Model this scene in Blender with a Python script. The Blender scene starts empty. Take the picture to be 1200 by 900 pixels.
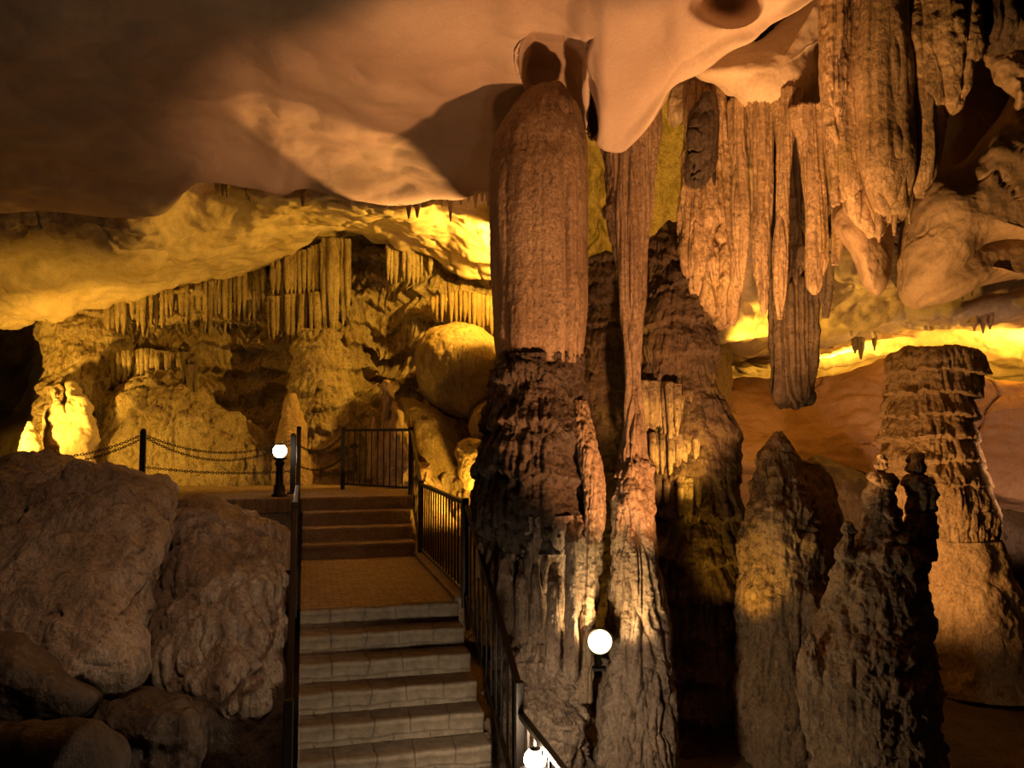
import bpy, math
import numpy as np
from mathutils import Vector, Matrix

sc = bpy.context.scene
COL = sc.collection
E = 3.05                      # eye height above the lower cave floor (m)
F = 940.0                     # focal length in pixels of the 1200 px frame
PITCH = math.radians(3.65)
CP, SP = math.cos(PITCH), math.sin(PITCH)
PI = math.pi

# ------------------------------------------------------------------ helpers
def at(px, py, d):
    """world points whose horizontal distance in front of the camera is d"""
    px, py, d = np.broadcast_arrays(np.asarray(px, float), np.asarray(py, float), np.asarray(d, float))
    xc = (px - 600.0) / F; yc = (450.0 - py) / F
    s = d / (CP - yc * SP)
    return np.stack([xc * s, d, E + (SP + yc * CP) * s], -1)

def d_for_z(py, z):
    yc = (450.0 - np.asarray(py, float)) / F
    return (z - E) * (CP - yc * SP) / (SP + yc * CP)

def pchip(x, y, xi):
    x = np.asarray(x, float); y = np.asarray(y, float); xi = np.asarray(xi, float)
    one = y.ndim == 1
    if one: y = y[:, None]
    h = np.diff(x)[:, None]; dl = np.diff(y, axis=0) / h
    m = np.zeros_like(y)
    if len(x) > 2:
        w1 = 2 * h[1:] + h[:-1]; w2 = h[1:] + 2 * h[:-1]
        ok = dl[:-1] * dl[1:] > 0
        with np.errstate(divide='ignore', invalid='ignore'):
            mm = (w1 + w2) / (w1 / dl[:-1] + w2 / dl[1:])
        m[1:-1] = np.where(ok, mm, 0)
    m[0] = dl[0]; m[-1] = dl[-1]
    k = np.clip(np.searchsorted(x, xi, side='right') - 1, 0, len(x) - 2)
    hk = (x[k + 1] - x[k])[:, None]; t = ((np.clip(xi, x[0], x[-1]) - x[k]) / (x[k + 1] - x[k]))[:, None]
    r = ((1 + 2 * t) * (1 - t) ** 2 * y[k] + t * (1 - t) ** 2 * hk * m[k] + t * t * (3 - 2 * t) * y[k + 1] + t * t * (t - 1) * hk * m[k + 1])
    return r[:, 0] if one else r

_rng = np.random.RandomState(7)
_perm = np.concatenate([_rng.permutation(256)] * 3).astype(np.int32)
_g = _rng.normal(size=(256, 3)); _g /= np.linalg.norm(_g, axis=1)[:, None]
def noise(x, y, z):
    x, y, z = np.broadcast_arrays(np.asarray(x, float), np.asarray(y, float), np.asarray(z, float))
    x, y, z = (.48 * x + .60 * y - .64 * z + 31.7, -.80 * x + .60 * y - .037 * z + 17.3, .362 * x + .530 * y + .767 * z + 53.1)
    xi = np.floor(x).astype(np.int64); yi = np.floor(y).astype(np.int64); zi = np.floor(z).astype(np.int64)
    fx, fy, fz = x - xi, y - yi, z - zi
    u = fx ** 3 * (fx * (fx * 6 - 15) + 10); v = fy ** 3 * (fy * (fy * 6 - 15) + 10); w = fz ** 3 * (fz * (fz * 6 - 15) + 10)
    xi &= 255; yi &= 255; zi &= 255
    def gr(a, b, c, dx, dy, dz):
        h = _perm[_perm[_perm[xi + a] + yi + b] + zi + c]
        g = _g[h]
        return g[..., 0] * dx + g[..., 1] * dy + g[..., 2] * dz
    L = lambda a, b, t: a + (b - a) * t
    x00 = L(gr(0, 0, 0, fx, fy, fz), gr(1, 0, 0, fx - 1, fy, fz), u)
    x10 = L(gr(0, 1, 0, fx, fy - 1, fz), gr(1, 1, 0, fx - 1, fy - 1, fz), u)
    x01 = L(gr(0, 0, 1, fx, fy, fz - 1), gr(1, 0, 1, fx - 1, fy, fz - 1), u)
    x11 = L(gr(0, 1, 1, fx, fy - 1, fz - 1), gr(1, 1, 1, fx - 1, fy - 1, fz - 1), u)
    return 1.5 * L(L(x00, x10, v), L(x01, x11, v), w)

def fbm(P, f, octs=4, gain=.5, sz=1.0, seed=0.0):
    r = 0; a = 1.0
    for k in range(octs):
        r = r + a * noise(P[..., 0] * f + seed, P[..., 1] * f + 3.1 * k, P[..., 2] * f * sz + seed * .7)
        f *= 2.03; a *= gain
    return r

def ss(a, b, x):
    t = np.clip((x - a) / (b - a), 0, 1); return t * t * (3 - 2 * t)

# displacement recipes: each returns metres along the outward normal
def rough(amp, f, octs=4, gain=.5, sz=1.0, seed=0.0):
    return lambda P: amp * fbm(P, f, octs, gain, sz, seed)
def billow(amp, f, octs=3, sz=1.0, seed=0.0):
    def fn(P):
        r = 0; a = amp; g = f
        for k in range(octs):
            r = r + a * (np.abs(noise(P[..., 0] * g + seed, P[..., 1] * g, P[..., 2] * g * sz + k * 7.7)) * 2 - .7)
            g *= 2.1; a *= .5
        return r
    return fn
def crack(amp, f, sz=1.0, seed=0.0, w=.06):
    """thin sharp grooves along the zero lines of a noise"""
    def fn(P):
        q = .25 * fbm(P, f * 2.2, 2, seed=seed + 5)
        n = np.abs(noise(P[..., 0] * f + seed + q, P[..., 1] * f + q, P[..., 2] * f * sz + seed))
        m = ss(-.1, .3, noise(P[..., 0] * f * .6 + seed * 2, P[..., 1] * f * .6, P[..., 2] * f * .6 + 9))
        return -amp * (1 - ss(0, w, n)) * m
    return fn
def flute(amp, f, zf=.08, seed=0.0, octs=2, wob=.25):
    """organ pipes: round vertical ribs with sharp grooves between them"""
    def fn(P):
        wz = wob * noise(P[..., 0] * .8 + seed, P[..., 1] * .8, P[..., 2] * .9)
        r = 0; a = amp; g = f
        for k in range(octs):
            n = noise(P[..., 0] * g + seed + wz, P[..., 1] * g + wz, P[..., 2] * g * zf + 4.4 * k)
            r = r + a * (np.minimum(np.abs(n) * 2.6, 1.0) ** .6 - .55)
            g *= 2.3; a *= .45
        return r
    return fn
def tiers(H, amp, fr=3.0, fl=9.0, fla=.35, seed=0.0, tilt=.6, patch=True):
    """flowstone terraces: every tier swells downwards, ends in a jagged undercut hem"""
    def fn(P):
        x, y, z = P[..., 0], P[..., 1], P[..., 2]
        hem = noise(x * fr + seed, y * fr, z * .4) * .22 + np.abs(noise(x * fl, y * fl, seed + z * .3)) * .28
        zz = z / H + tilt * noise(x * .7 + seed, y * .7, z * .25) + tilt * .5 * noise(x * 1.9, y * 1.9 + seed, z * .6) + hem
        t = zz - np.floor(zz)
        prof = (1 - t) ** 1.2 * ss(0.0, .10, t)
        rib = np.minimum(np.abs(noise(x * fl + seed, y * fl, z * .5)) * 2.4, 1) ** .6 - .5
        m = 1.0
        if patch: m = .35 + .65 * ss(-.25, .3, noise(x * .9 + seed, y * .9, z * .9))
        return amp * m * (prof - .4 + fla * rib * (.3 + .7 * (1 - t)))
    return fn
def total(*fns):
    return lambda P: sum(f(P) for f in fns)
def where_z(fn, z0, z1, inv=False):
    """fade a recipe in between heights z0 (none) and z1 (full)"""
    return lambda P: fn(P) * ss(0, 1, (P[..., 2] - z0) / (z1 - z0))

def props(o, label=None, cat=None, group=None, kind=None):
    if label: o['label'] = label
    if cat: o['category'] = cat
    if group: o['group'] = group
    if kind: o['kind'] = kind
    return o

def grid_faces(nr, nc, wrap):
    i = np.arange(nr - 1)[:, None]; j = np.arange(nc if wrap else nc - 1)[None, :]
    j2 = (j + 1) % nc
    q = np.stack([i * nc + j + 0 * i, i * nc + j2, (i + 1) * nc + j2, (i + 1) * nc + j + 0 * i], -1)
    return q.reshape(-1, 4)

def mesh_obj(name, V, Q, mat, parent=None, smooth=True):
    V = np.asarray(V, np.float32).reshape(-1, 3); Q = np.asarray(Q, np.int32)
    me = bpy.data.meshes.new(name)
    me.vertices.add(len(V)); me.vertices.foreach_set('co', V.ravel())
    me.loops.add(Q.size); me.loops.foreach_set('vertex_index', Q.ravel())
    me.polygons.add(len(Q)); me.polygons.foreach_set('loop_start', np.arange(0, Q.size, Q.shape[1], dtype=np.int32))
    try: me.polygons.foreach_set('loop_total', np.full(len(Q), Q.shape[1], np.int32))
    except Exception: pass
    me.polygons.foreach_set('use_smooth', np.full(len(Q), smooth))
    me.update(calc_edges=True); me.validate()
    if mat: me.materials.append(mat)
    o = bpy.data.objects.new(name, me); COL.objects.link(o)
    if parent: o.parent = parent; o.matrix_parent_inverse = parent.matrix_basis.inverted()
    return o

def normals(P, wrap=False):
    if wrap:
        du = np.roll(P, -1, 1) - np.roll(P, 1, 1)
    else:
        du = np.gradient(P, axis=1)
    dv = np.gradient(P, axis=0)
    n = np.cross(du, dv); L = np.linalg.norm(n, axis=-1, keepdims=True)
    return n / np.maximum(L, 1e-9)

def loft(name, rows, nu, nv, mat, disp=None, parent=None, flip=None, px=None, post=None):
    """rows: lists of (px, py, d), px ascending; surface facing the camera"""
    x0 = min(r[0][0] for r in rows); x1 = max(r[-1][0] for r in rows)
    xs = np.linspace(x0, x1, nu) if px is None else px
    G = []
    for r in rows:
        r = np.array(r, float); G.append(pchip(r[:, 0], r[:, 1:], xs))
    G = np.array(G)                                   # R, nu, 2
    R = len(rows); w = np.abs(np.diff(G[:, :, 0], axis=0)).mean(1) + 12
    t = np.concatenate([[0], np.cumsum(w)])
    ti = np.linspace(0, t[-1], nv)
    S = pchip(t, G.reshape(R, -1), ti).reshape(nv, nu, 2)
    XS = np.broadcast_to(xs, (nv, nu)); Y, D = S[..., 0], S[..., 1]
    if post is not None: Y, D = post(XS, Y, D)
    P = at(XS, Y, D)
    if disp is not None:
        N = normals(P)
        eye = np.array([0, 0, E]) - P
        N = N * np.sign((N * eye).sum(-1).mean())
        P = P + N * disp(P)[..., None]
    return mesh_obj(name, P, grid_faces(nv, nu, False), mat, parent)

def pillar(name, rows, mat, disp=None, nu=220, nv=300, parent=None, sq=1.0, cap_top=True, cap_bot=True, span=None, lean=0.0):
    """a body of round section: rows of (py, px_left, px_right, d)"""
    r = np.array(rows, float)
    ys = np.linspace(r[0, 0], r[-1, 0], nv) if span is None else np.linspace(span[0], span[1], nv)
    g = pchip(r[:, 0], r[:, 1:], ys)
    c = (g[:, 0] + g[:, 1]) / 2; d = g[:, 2]
    C = at(c, ys, d); A = at(g[:, 0], ys, d); B = at(g[:, 1], ys, d)
    R = np.linalg.norm(B - A, axis=1) / 2
    th = np.linspace(0, 2 * PI, nu, endpoint=False)
    k = max(3, nv // 40)
    def cap(Ca, Ra, sgn):
        ph = np.linspace(0, PI / 2, k + 1)[1:]
        return [(Ca + np.array([0, 0, sgn * Ra * .15 * math.sin(p)]), Ra * max(math.cos(p), .02)) for p in ph]
    rings = [(C[i], R[i]) for i in range(nv)]
    if cap_top: rings = cap(C[0], R[0], 1)[::-1] + rings
    if cap_bot: rings = rings + cap(C[-1], R[-1], -1)
    CC = np.array([a for a, b in rings]); RR = np.array([b for a, b in rings])
    P = np.stack([CC[:, None, 0] + RR[:, None] * np.cos(th), CC[:, None, 1] + sq * RR[:, None] * np.sin(th), np.broadcast_to(CC[:, None, 2], (len(RR), nu))], -1)
    if disp is not None:
        N = normals(P, True)
        out = P - CC[:, None, :]
        s = np.sign((N * out).sum(-1)); s[s == 0] = 1
        N = N * s[..., None]
        a = disp(P) * np.minimum(1, RR / .06)[:, None]
        P = P + N * a[..., None]
    return mesh_obj(name, P, grid_faces(len(RR), nu, True), mat, parent)

def blob(name, outline, d, tf, tb, mat, disp=None, nu=240, nv=120, parent=None, g=0.0, c=None, p=1.0, gx=0.0):
    """a closed rounded rock whose outline was measured; tf/tb = swell towards/away (m)"""
    o = np.array(outline, float)
    if c is None: c = o[:, :2].mean(0)
    c = np.array(c, float)
    q = np.vstack([o, o[:1]]); s = np.concatenate([[0], np.cumsum(np.linalg.norm(np.diff(q[:, :2], axis=0), axis=1))])
    n = len(o); ext = np.vstack([o[-2:], o, o[:3]]); se = np.concatenate([s[-3:-1] - s[-1], s, s[1:3] + s[-1]])
    e = pchip(se, ext, np.linspace(0, s[-1], nu, endpoint=False))
    ph = np.linspace(0.0004, PI - .0004, nv)
    t = np.sin(ph) ** .9; cz = np.cos(ph)
    off = np.where(cz > 0, -tf, tb) * np.abs(cz) ** p
    X = c[0] + (e[None, :, 0] - c[0]) * t[:, None]; Y = c[1] + (e[None, :, 1] - c[1]) * t[:, None]
    D = d + g * (Y - c[1]) + gx * (X - c[0]) + off[:, None]
    P = at(X, Y, D)
    if disp is not None:
        N = normals(P, True); out = P - P.reshape(-1, 3).mean(0)
        N = N * np.sign((N * out).sum(-1).mean())
        P = P + N * disp(P)[..., None]
    return mesh_obj(name, P, grid_faces(nv, nu, True), mat, parent)

def empty(name, loc, rz=0.0):
    o = bpy.data.objects.new(name, None); COL.objects.link(o)
    o.location = tuple(float(v) for v in loc); o.rotation_euler = (0, 0, rz); o.empty_display_size = .1
    bpy.context.view_layer.update()
    return o

class MB:
    """collects boxes, bars and lathes into one mesh"""
    def __init__(s): s.V = []; s.Q = []
    def add(s, V, Q):
        n = sum(len(v) for v in s.V); s.V.append(np.asarray(V, float).reshape(-1, 3)); s.Q.append(np.asarray(Q) + n); return s
    def box8(s, P):
        return s.add(P, [[0, 3, 2, 1], [4, 5, 6, 7], [0, 1, 5, 4], [1, 2, 6, 5], [2, 3, 7, 6], [3, 0, 4, 7]])
    def bar(s, a, b, w, h=None, up=(0, 0, 1)):
        a = np.array(a, float); b = np.array(b, float); h = w if h is None else h
        t = (b - a) / np.linalg.norm(b - a); up = np.array(up, float)
        if abs(t @ up) > .95: up = UU
        r = np.cross(t, up); r /= np.linalg.norm(r); u = np.cross(r, t)
        o = [(-1, -1), (1, -1), (1, 1), (-1, 1)]
        return s.box8([a + r * w / 2 * i + u * h / 2 * j for i, j in o] + [b + r * w / 2 * i + u * h / 2 * j for i, j in o])
    def tube(s, pts, rad, n=10, closed=False):
        pts = np.array(pts, float); m = len(pts)
        T = np.gradient(pts, axis=0) if not closed else np.roll(pts, -1, 0) - np.roll(pts, 1, 0)
        T /= np.linalg.norm(T, axis=1)[:, None]
        ref = np.array([0, 0, 1.0]) if abs(T[:, 2]).max() < .9 else np.array([.31, .95, .05])
        A = np.cross(T, ref); A /= np.linalg.norm(A, axis=1)[:, None]; B = np.cross(A, T)
        th = np.linspace(0, 2 * PI, n, endpoint=False); rad = np.broadcast_to(rad, (m,))
        P = pts[:, None] + rad[:, None, None] * (A[:, None] * np.cos(th)[None, :, None] + B[:, None] * np.sin(th)[None, :, None])
        Q = grid_faces(m, n, True)
        if closed:
            j = np.arange(n); Q = np.vstack([Q, np.stack([(m - 1) * n + j, (m - 1) * n + (j + 1) % n, (j + 1) % n, j], -1)])
        return s.add(P, Q)
    def lathe(s, prof, c, n=28):
        c = np.array(c, float); prof = np.array(prof, float); th = np.linspace(0, 2 * PI, n, endpoint=False)
        P = np.stack([prof[:, None, 0] * np.cos(th), prof[:, None, 0] * np.sin(th), np.broadcast_to(prof[:, None, 1], (len(prof), n))], -1) + c
        return s.add(P, grid_faces(len(prof), n, True))
    def build(s, name, mat, parent=None, smooth=False, bevel=0.0):
        o = mesh_obj(name, np.vstack(s.V), np.vstack(s.Q), mat, parent, smooth)
        if bevel:
            m = o.modifiers.new('bevel', 'BEVEL'); m.width = bevel; m.segments = 2; m.limit_method = 'ANGLE'
        return o

# ------------------------------------------------------------------ materials
def node_mat(name):
    m = bpy.data.materials.new(name); m.use_nodes = True
    nt = m.node_tree; b = nt.nodes['Principled BSDF']
    return m, nt, b

def rock(name, a, b, dark, moss=None, sc_=1.0, streak=.5, stain=.5, bump=.5, rough_=.75, spec=.3, mossamt=.5, fine=38.0, pit=.6, relief=.07, mott=.28):
    m, nt, B = node_mat(name); N = nt.nodes; L = nt.links
    geo = N.new('ShaderNodeNewGeometry')
    def nz(scale, detail=5, rgh=.6, zs=1.0, off=0.0):
        mp = N.new('ShaderNodeMapping'); mp.inputs['Scale'].default_value = (1, 1, zs); mp.inputs['Location'].default_value = (off, off * 1.7, off * .6)
        L.new(geo.outputs['Position'], mp.inputs['Vector'])
        t = N.new('ShaderNodeTexNoise'); t.inputs['Scale'].default_value = scale; t.inputs['Detail'].default_value = detail; t.inputs['Roughness'].default_value = rgh
        L.new(mp.outputs['Vector'], t.inputs['Vector']); return t.outputs['Fac']
    def ramp(src, p0, p1, v0=0.0, v1=1.0):
        r = N.new('ShaderNodeMapRange'); r.interpolation_type = 'SMOOTHSTEP'
        r.inputs['From Min'].default_value = p0; r.inputs['From Max'].default_value = p1
        r.inputs['To Min'].default_value = v0; r.inputs['To Max'].default_value = v1
        L.new(src, r.inputs['Value']); return r.outputs['Result']
    def mix(f, c1, c2):
        x = N.new('ShaderNodeMix'); x.data_type = 'RGBA'
        if isinstance(f, float): x.inputs[0].default_value = f
        else: L.new(f, x.inputs[0])
        for s, c in ((x.inputs[6], c1), (x.inputs[7], c2)):
            if isinstance(c, tuple): s.default_value = (*c, 1)
            else: L.new(c, s)
        return x.outputs[2]
    c = mix(ramp(nz(.9 * sc_, 6, .62), .35, .68), a, b)
    st = ramp(nz(7 * sc_, 4, .6, .09, 3.3), .48, .72, 0, streak)
    c = mix(st, c, dark)
    sn = ramp(nz(1.7 * sc_, 8, .7, .8, 8.1), .56, .74, 0, stain)
    c = mix(sn, c, dark)
    if moss:
        c = mix(ramp(nz(1.3 * sc_, 7, .66, .7, 14.0), .5, .66, 0, mossamt), c, moss)
    pn = nz(17, 7, .72, .55, 21.0)
    c = mix(ramp(pn, .57, .70, 0, pit), c, dark)
    sp = ramp(nz(fine, 3, .7, .7, 5.0), .3, .7, 1 - mott, 1 + mott * .8)
    v = N.new('ShaderNodeVectorMath'); v.operation = 'SCALE'; L.new(c, v.inputs[0]); L.new(sp, v.inputs['Scale'])
    L.new(v.outputs[0], B.inputs['Base Color'])
    B.inputs['Roughness'].default_value = rough_
    B.inputs['Specular IOR Level'].default_value = spec
    h1 = nz(fine * .35, 8, .68, .8, 1.0); h2 = nz(20 * sc_, 3, .5, .1, 2.0)
    ad = N.new('ShaderNodeMath'); ad.operation = 'MULTIPLY_ADD'; L.new(h2, ad.inputs[0]); ad.inputs[1].default_value = streak * .6; L.new(h1, ad.inputs[2])
    a2 = N.new('ShaderNodeMath'); a2.operation = 'MULTIPLY_ADD'; L.new(ramp(pn, .55, .72), a2.inputs[0]); a2.inputs[1].default_value = -pit * .5; L.new(ad.outputs[0], a2.inputs[2]); ad = a2
    bp = N.new('ShaderNodeBump'); bp.inputs['Strength'].default_value = bump; bp.inputs['Distance'].default_value = relief
    L.new(ad.outputs[0], bp.inputs['Height']); L.new(bp.outputs['Normal'], B.inputs['Normal'])
    return m

def plain(name, col, rgh=.5, metal=0.0, spec=.5, bump=0.0):
    m, nt, B = node_mat(name); N = nt.nodes; L = nt.links
    t = N.new('ShaderNodeTexNoise'); t.inputs['Scale'].default_value = 30; t.inputs['Detail'].default_value = 4
    geo = N.new('ShaderNodeNewGeometry'); L.new(geo.outputs['Position'], t.inputs['Vector'])
    r = N.new('ShaderNodeMapRange'); r.inputs['To Min'].default_value = .7; r.inputs['To Max'].default_value = 1.25
    L.new(t.outputs['Fac'], r.inputs['Value'])
    v = N.new('ShaderNodeVectorMath'); v.operation = 'SCALE'; v.inputs[0].default_value = col; L.new(r.outputs['Result'], v.inputs['Scale'])
    L.new(v.outputs[0], B.inputs['Base Color'])
    B.inputs['Roughness'].default_value = rgh; B.inputs['Metallic'].default_value = metal; B.inputs['Specular IOR Level'].default_value = spec
    if bump:
        bp = N.new('ShaderNodeBump'); bp.inputs['Strength'].default_value = bump; bp.inputs['Distance'].default_value = .01
        L.new(t.outputs['Fac'], bp.inputs['Height']); L.new(bp.outputs['Normal'], B.inputs['Normal'])
    return m

def glow(name, col, s):
    m, nt, B = node_mat(name)
    B.inputs['Base Color'].default_value = (*col, 1); B.inputs['Emission Color'].default_value = (*col, 1); B.inputs['Emission Strength'].default_value = s
    return m

M_ceil = rock('pale_ceiling_limestone', (.60, .48, .37), (.50, .38, .29), (.24, .16, .11), None, .8, .04, .25, .16, .85, .15, pit=.0, relief=.03, mott=.06)
M_far = rock('cream_limestone', (.66, .55, .38), (.54, .43, .28), (.3, .2, .11), (.36, .27, .08), .8, .1, .3, .4, .8, .2, .5, pit=.25, relief=.06, mott=.15)
M_flow = rock('flowstone', (.56, .46, .28), (.38, .29, .16), (.12, .08, .045), (.36, .26, .07), 1.2, .65, .75, .9, .55, .4, .35, pit=.9, relief=.10)
M_ochre = rock('ochre_flowstone', (.34, .25, .115), (.25, .18, .075), (.09, .06, .03), None, 1.1, .35, .5, .6, .6, .4)
M_col = rock('brown_dripstone', (.40, .29, .18), (.30, .205, .125), (.11, .07, .045), None, 1.2, .55, .5, .7, .65, .35)
M_colgrey = rock('grey_dripstone', (.48, .36, .255), (.31, .215, .145), (.07, .045, .03), None, 1.4, .65, .8, .9, .6, .4, pit=.75, relief=.09)
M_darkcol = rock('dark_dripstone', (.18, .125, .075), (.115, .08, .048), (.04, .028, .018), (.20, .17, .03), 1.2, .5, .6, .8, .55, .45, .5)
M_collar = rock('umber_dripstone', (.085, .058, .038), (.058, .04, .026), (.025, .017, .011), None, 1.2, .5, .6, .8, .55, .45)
M_trunk = rock('shade_toned_dripstone', (.15, .105, .06), (.10, .07, .04), (.035, .025, .015), None, 1.2, .5, .5, .7, .6, .35)  # the fluted trunk's shade is put into this darker colour
M_stal = rock('stalagmite_stone', (.45, .31, .175), (.28, .19, .10), (.07, .043, .023), (.27, .19, .05), 1.6, .5, .75, .9, .6, .4, .35)
M_tower = rock('terraced_stone', (.50, .36, .21), (.38, .26, .14), (.16, .09, .045), (.38, .26, .06), 1.4, .35, .45, .7, .6, .35, .45)
M_hang = rock('hanging_dripstone', (.58, .41, .235), (.40, .275, .145), (.09, .055, .032), (.36, .27, .07), 1.5, .65, .7, .7, .65, .35, .35)
M_smooth = rock('smooth_grey_limestone', (.46, .33, .19), (.36, .25, .14), (.16, .1, .055), None, .9, .08, .4, .35, .8, .25, pit=.2, relief=.05, mott=.12)
M_bould = rock('boulder_stone', (.52, .41, .31), (.27, .195, .135), (.05, .034, .024), None, 1.0, .45, .85, .9, .5, .5, pit=.5, relief=.10)
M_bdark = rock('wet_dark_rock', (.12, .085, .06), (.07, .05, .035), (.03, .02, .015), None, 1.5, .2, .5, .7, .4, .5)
M_pink = rock('pink_limestone', (.56, .37, .24), (.44, .27, .17), (.2, .11, .06), None, 1.0, .1, .4, .4, .8, .2, pit=.2, relief=.05, mott=.12)
M_nub = rock('cream_ceiling_rock', (.74, .62, .45), (.62, .49, .34), (.3, .2, .12), None, .8, .04, .25, .2, .85, .15, pit=.1, relief=.03, mott=.08)
M_floor = rock('cave_floor_earth', (.16, .11, .07), (.10, .07, .045), (.05, .035, .02), None, 1.0, .0, .5, .7, .85, .2)
M_iron = plain('dark_iron', (.022, .017, .013), .42, .6, .5)
M_chain = plain('rusty_chain', (.05, .032, .02), .5, .7)
M_conc = rock('worn_concrete', (.40, .31, .21), (.29, .22, .14), (.13, .09, .055), None, 1.6, .0, .5, .5, .75, .3)
M_globe = glow('lamp_glass', (1, .75, .50), 360)
M_globe_dim = glow('dim_lamp_glass', (1, .84, .64), 26)
M_flood = glow('flood_glass', (1, .80, .45), 2.6)

# paved landing: stone setts drawn by a brick pattern
def paved(name, c1, c2, mortar, scale, vec='xy'):
    m, nt, B = node_mat(name); N = nt.nodes; L = nt.links
    tc = N.new('ShaderNodeTexCoord')
    mp = N.new('ShaderNodeMapping'); L.new(tc.outputs['Object'], mp.inputs['Vector'])
    if vec == 'xz': mp.inputs['Rotation'].default_value = (PI / 2, 0, 0)
    wz = N.new('ShaderNodeTexNoise'); wz.inputs['Scale'].default_value = 3; L.new(mp.outputs['Vector'], wz.inputs['Vector'])
    ad = N.new('ShaderNodeVectorMath'); ad.operation = 'MULTIPLY_ADD'; L.new(wz.outputs['Color'], ad.inputs[0]); ad.inputs[1].default_value = (.09, .09, .09); L.new(mp.outputs['Vector'], ad.inputs[2])
    bk = N.new('ShaderNodeTexBrick'); bk.inputs['Color1'].default_value = (*c1, 1); bk.inputs['Color2'].default_value = (*c2, 1); bk.inputs['Mortar'].default_value = (*mortar, 1)
    bk.inputs['Scale'].default_value = scale; bk.inputs['Mortar Size'].default_value = .018; bk.inputs['Mortar Smooth'].default_value = .5; bk.inputs['Bias'].default_value = -.2
    L.new(ad.outputs[0], bk.inputs['Vector'])
    n = N.new('ShaderNodeTexNoise'); n.inputs['Scale'].default_value = 9; n.inputs['Detail'].default_value = 7; n.inputs['Roughness'].default_value = .7; L.new(tc.outputs['Object'], n.inputs['Vector'])
    r = N.new('ShaderNodeMapRange'); r.inputs['From Min'].default_value = .3; r.inputs['From Max'].default_value = .7; r.inputs['To Min'].default_value = .6; r.inputs['To Max'].default_value = 1.25; L.new(n.outputs['Fac'], r.inputs['Value'])
    v = N.new('ShaderNodeVectorMath'); v.operation = 'SCALE'; L.new(bk.outputs['Color'], v.inputs[0]); L.new(r.outputs['Result'], v.inputs['Scale']); L.new(v.outputs[0], B.inputs['Base Color'])
    B.inputs['Roughness'].default_value = .7; B.inputs['Specular IOR Level'].default_value = .35
    mm = N.new('ShaderNodeMath'); mm.operation = 'SUBTRACT'; L.new(n.outputs['Fac'], mm.inputs[0]); L.new(bk.outputs['Fac'], mm.inputs[1])
    bp = N.new('ShaderNodeBump'); bp.inputs['Strength'].default_value = .6; bp.inputs['Distance'].default_value = .02; L.new(mm.outputs[0], bp.inputs['Height']); L.new(bp.outputs['Normal'], B.inputs['Normal'])
    return m
M_pave = paved('stone_setts', (.34, .25, .15), (.26, .19, .11), (.12, .085, .05), 3.2)
M_riser = paved('stone_risers', (.25, .20, .14), (.215, .17, .12), (.18, .142, .10), 1.5, 'xz')

# ------------------------------------------------------------------ stair frame
YAW = math.radians(14.5)
UU = np.array([-math.sin(YAW), math.cos(YAW), 0.0]); VV = np.array([math.cos(YAW), math.sin(YAW), 0.0])
O0 = at(352, 716, 8.1); ZL = float(O0[2]); O0 = np.array([O0[0], O0[1], 0.0])
RISE, RUN, W = .18, .30, 1.60
ZP = ZL + .80                                         # upper platform
def S(a, b, z): return O0 + a * UU + b * VV + np.array([0, 0, z])
ZLOW = ZL - 7 * RISE
def slab(name, a0, a1, b0, b1, z0, z1, mat, parent, rgh=.006, nb=90, na=24, nz=10, nose=.0):
    """a worn stone block, top and front subdivided so that its edges are chipped; own origin for the pattern"""
    org = S(a0, b0, z0)
    b = np.linspace(0, b1 - b0, nb)
    prof = [(0, 0), (0, (z1 - z0) * .35), (0, (z1 - z0) * .7), (-nose, z1 - z0 - .045), (-nose, z1 - z0 - .012), (-nose + .012, z1 - z0)]
    prof += [(x, z1 - z0) for x in np.linspace(.05, a1 - a0, na)]
    prof += [(a1 - a0, 0)]
    prof = np.array(prof)
    A = np.broadcast_to(prof[:, 0:1], (len(prof), nb)); Zz = np.broadcast_to(prof[:, 1:2], (len(prof), nb)); Bb = np.broadcast_to(b, (len(prof), nb))
    P = np.stack([Bb, A, Zz], -1)
    Wd = P + org
    n = fbm(Wd, 5, 3); P = P + np.stack([0 * n, rgh * n * (A < .03), rgh * .8 * fbm(Wd, 4, 3, seed=4) * (Zz > .02)], -1)
    n0 = len(prof)
    V = P.reshape(-1, 3); Q = grid_faces(n0, nb, False)[:, ::-1]
    e0 = np.arange(n0) * nb; mid = len(V)
    caps = []
    for e, c in ((e0, 0.0), (e0 + nb - 1, b1 - b0)):
        pass
    o = mesh_obj(name, V, Q, mat, None)
    # end faces
    import bmesh
    bm = bmesh.new(); bm.from_mesh(o.data); bm.verts.ensure_lookup_table()
    bm.faces.new([bm.verts[i] for i in e0]); bm.faces.new([bm.verts[i] for i in (e0 + nb - 1)][::-1])
    bm.normal_update(); bm.to_mesh(o.data); bm.free()
    for p in o.data.polygons: p.use_smooth = len(p.vertices) == 4
    o.location = org; o.rotation_euler = (0, 0, YAW)
    bpy.context.view_layer.update()
    if parent:
        o.parent = parent; o.matrix_parent_inverse = parent.matrix_world.inverted()
    return o

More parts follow.
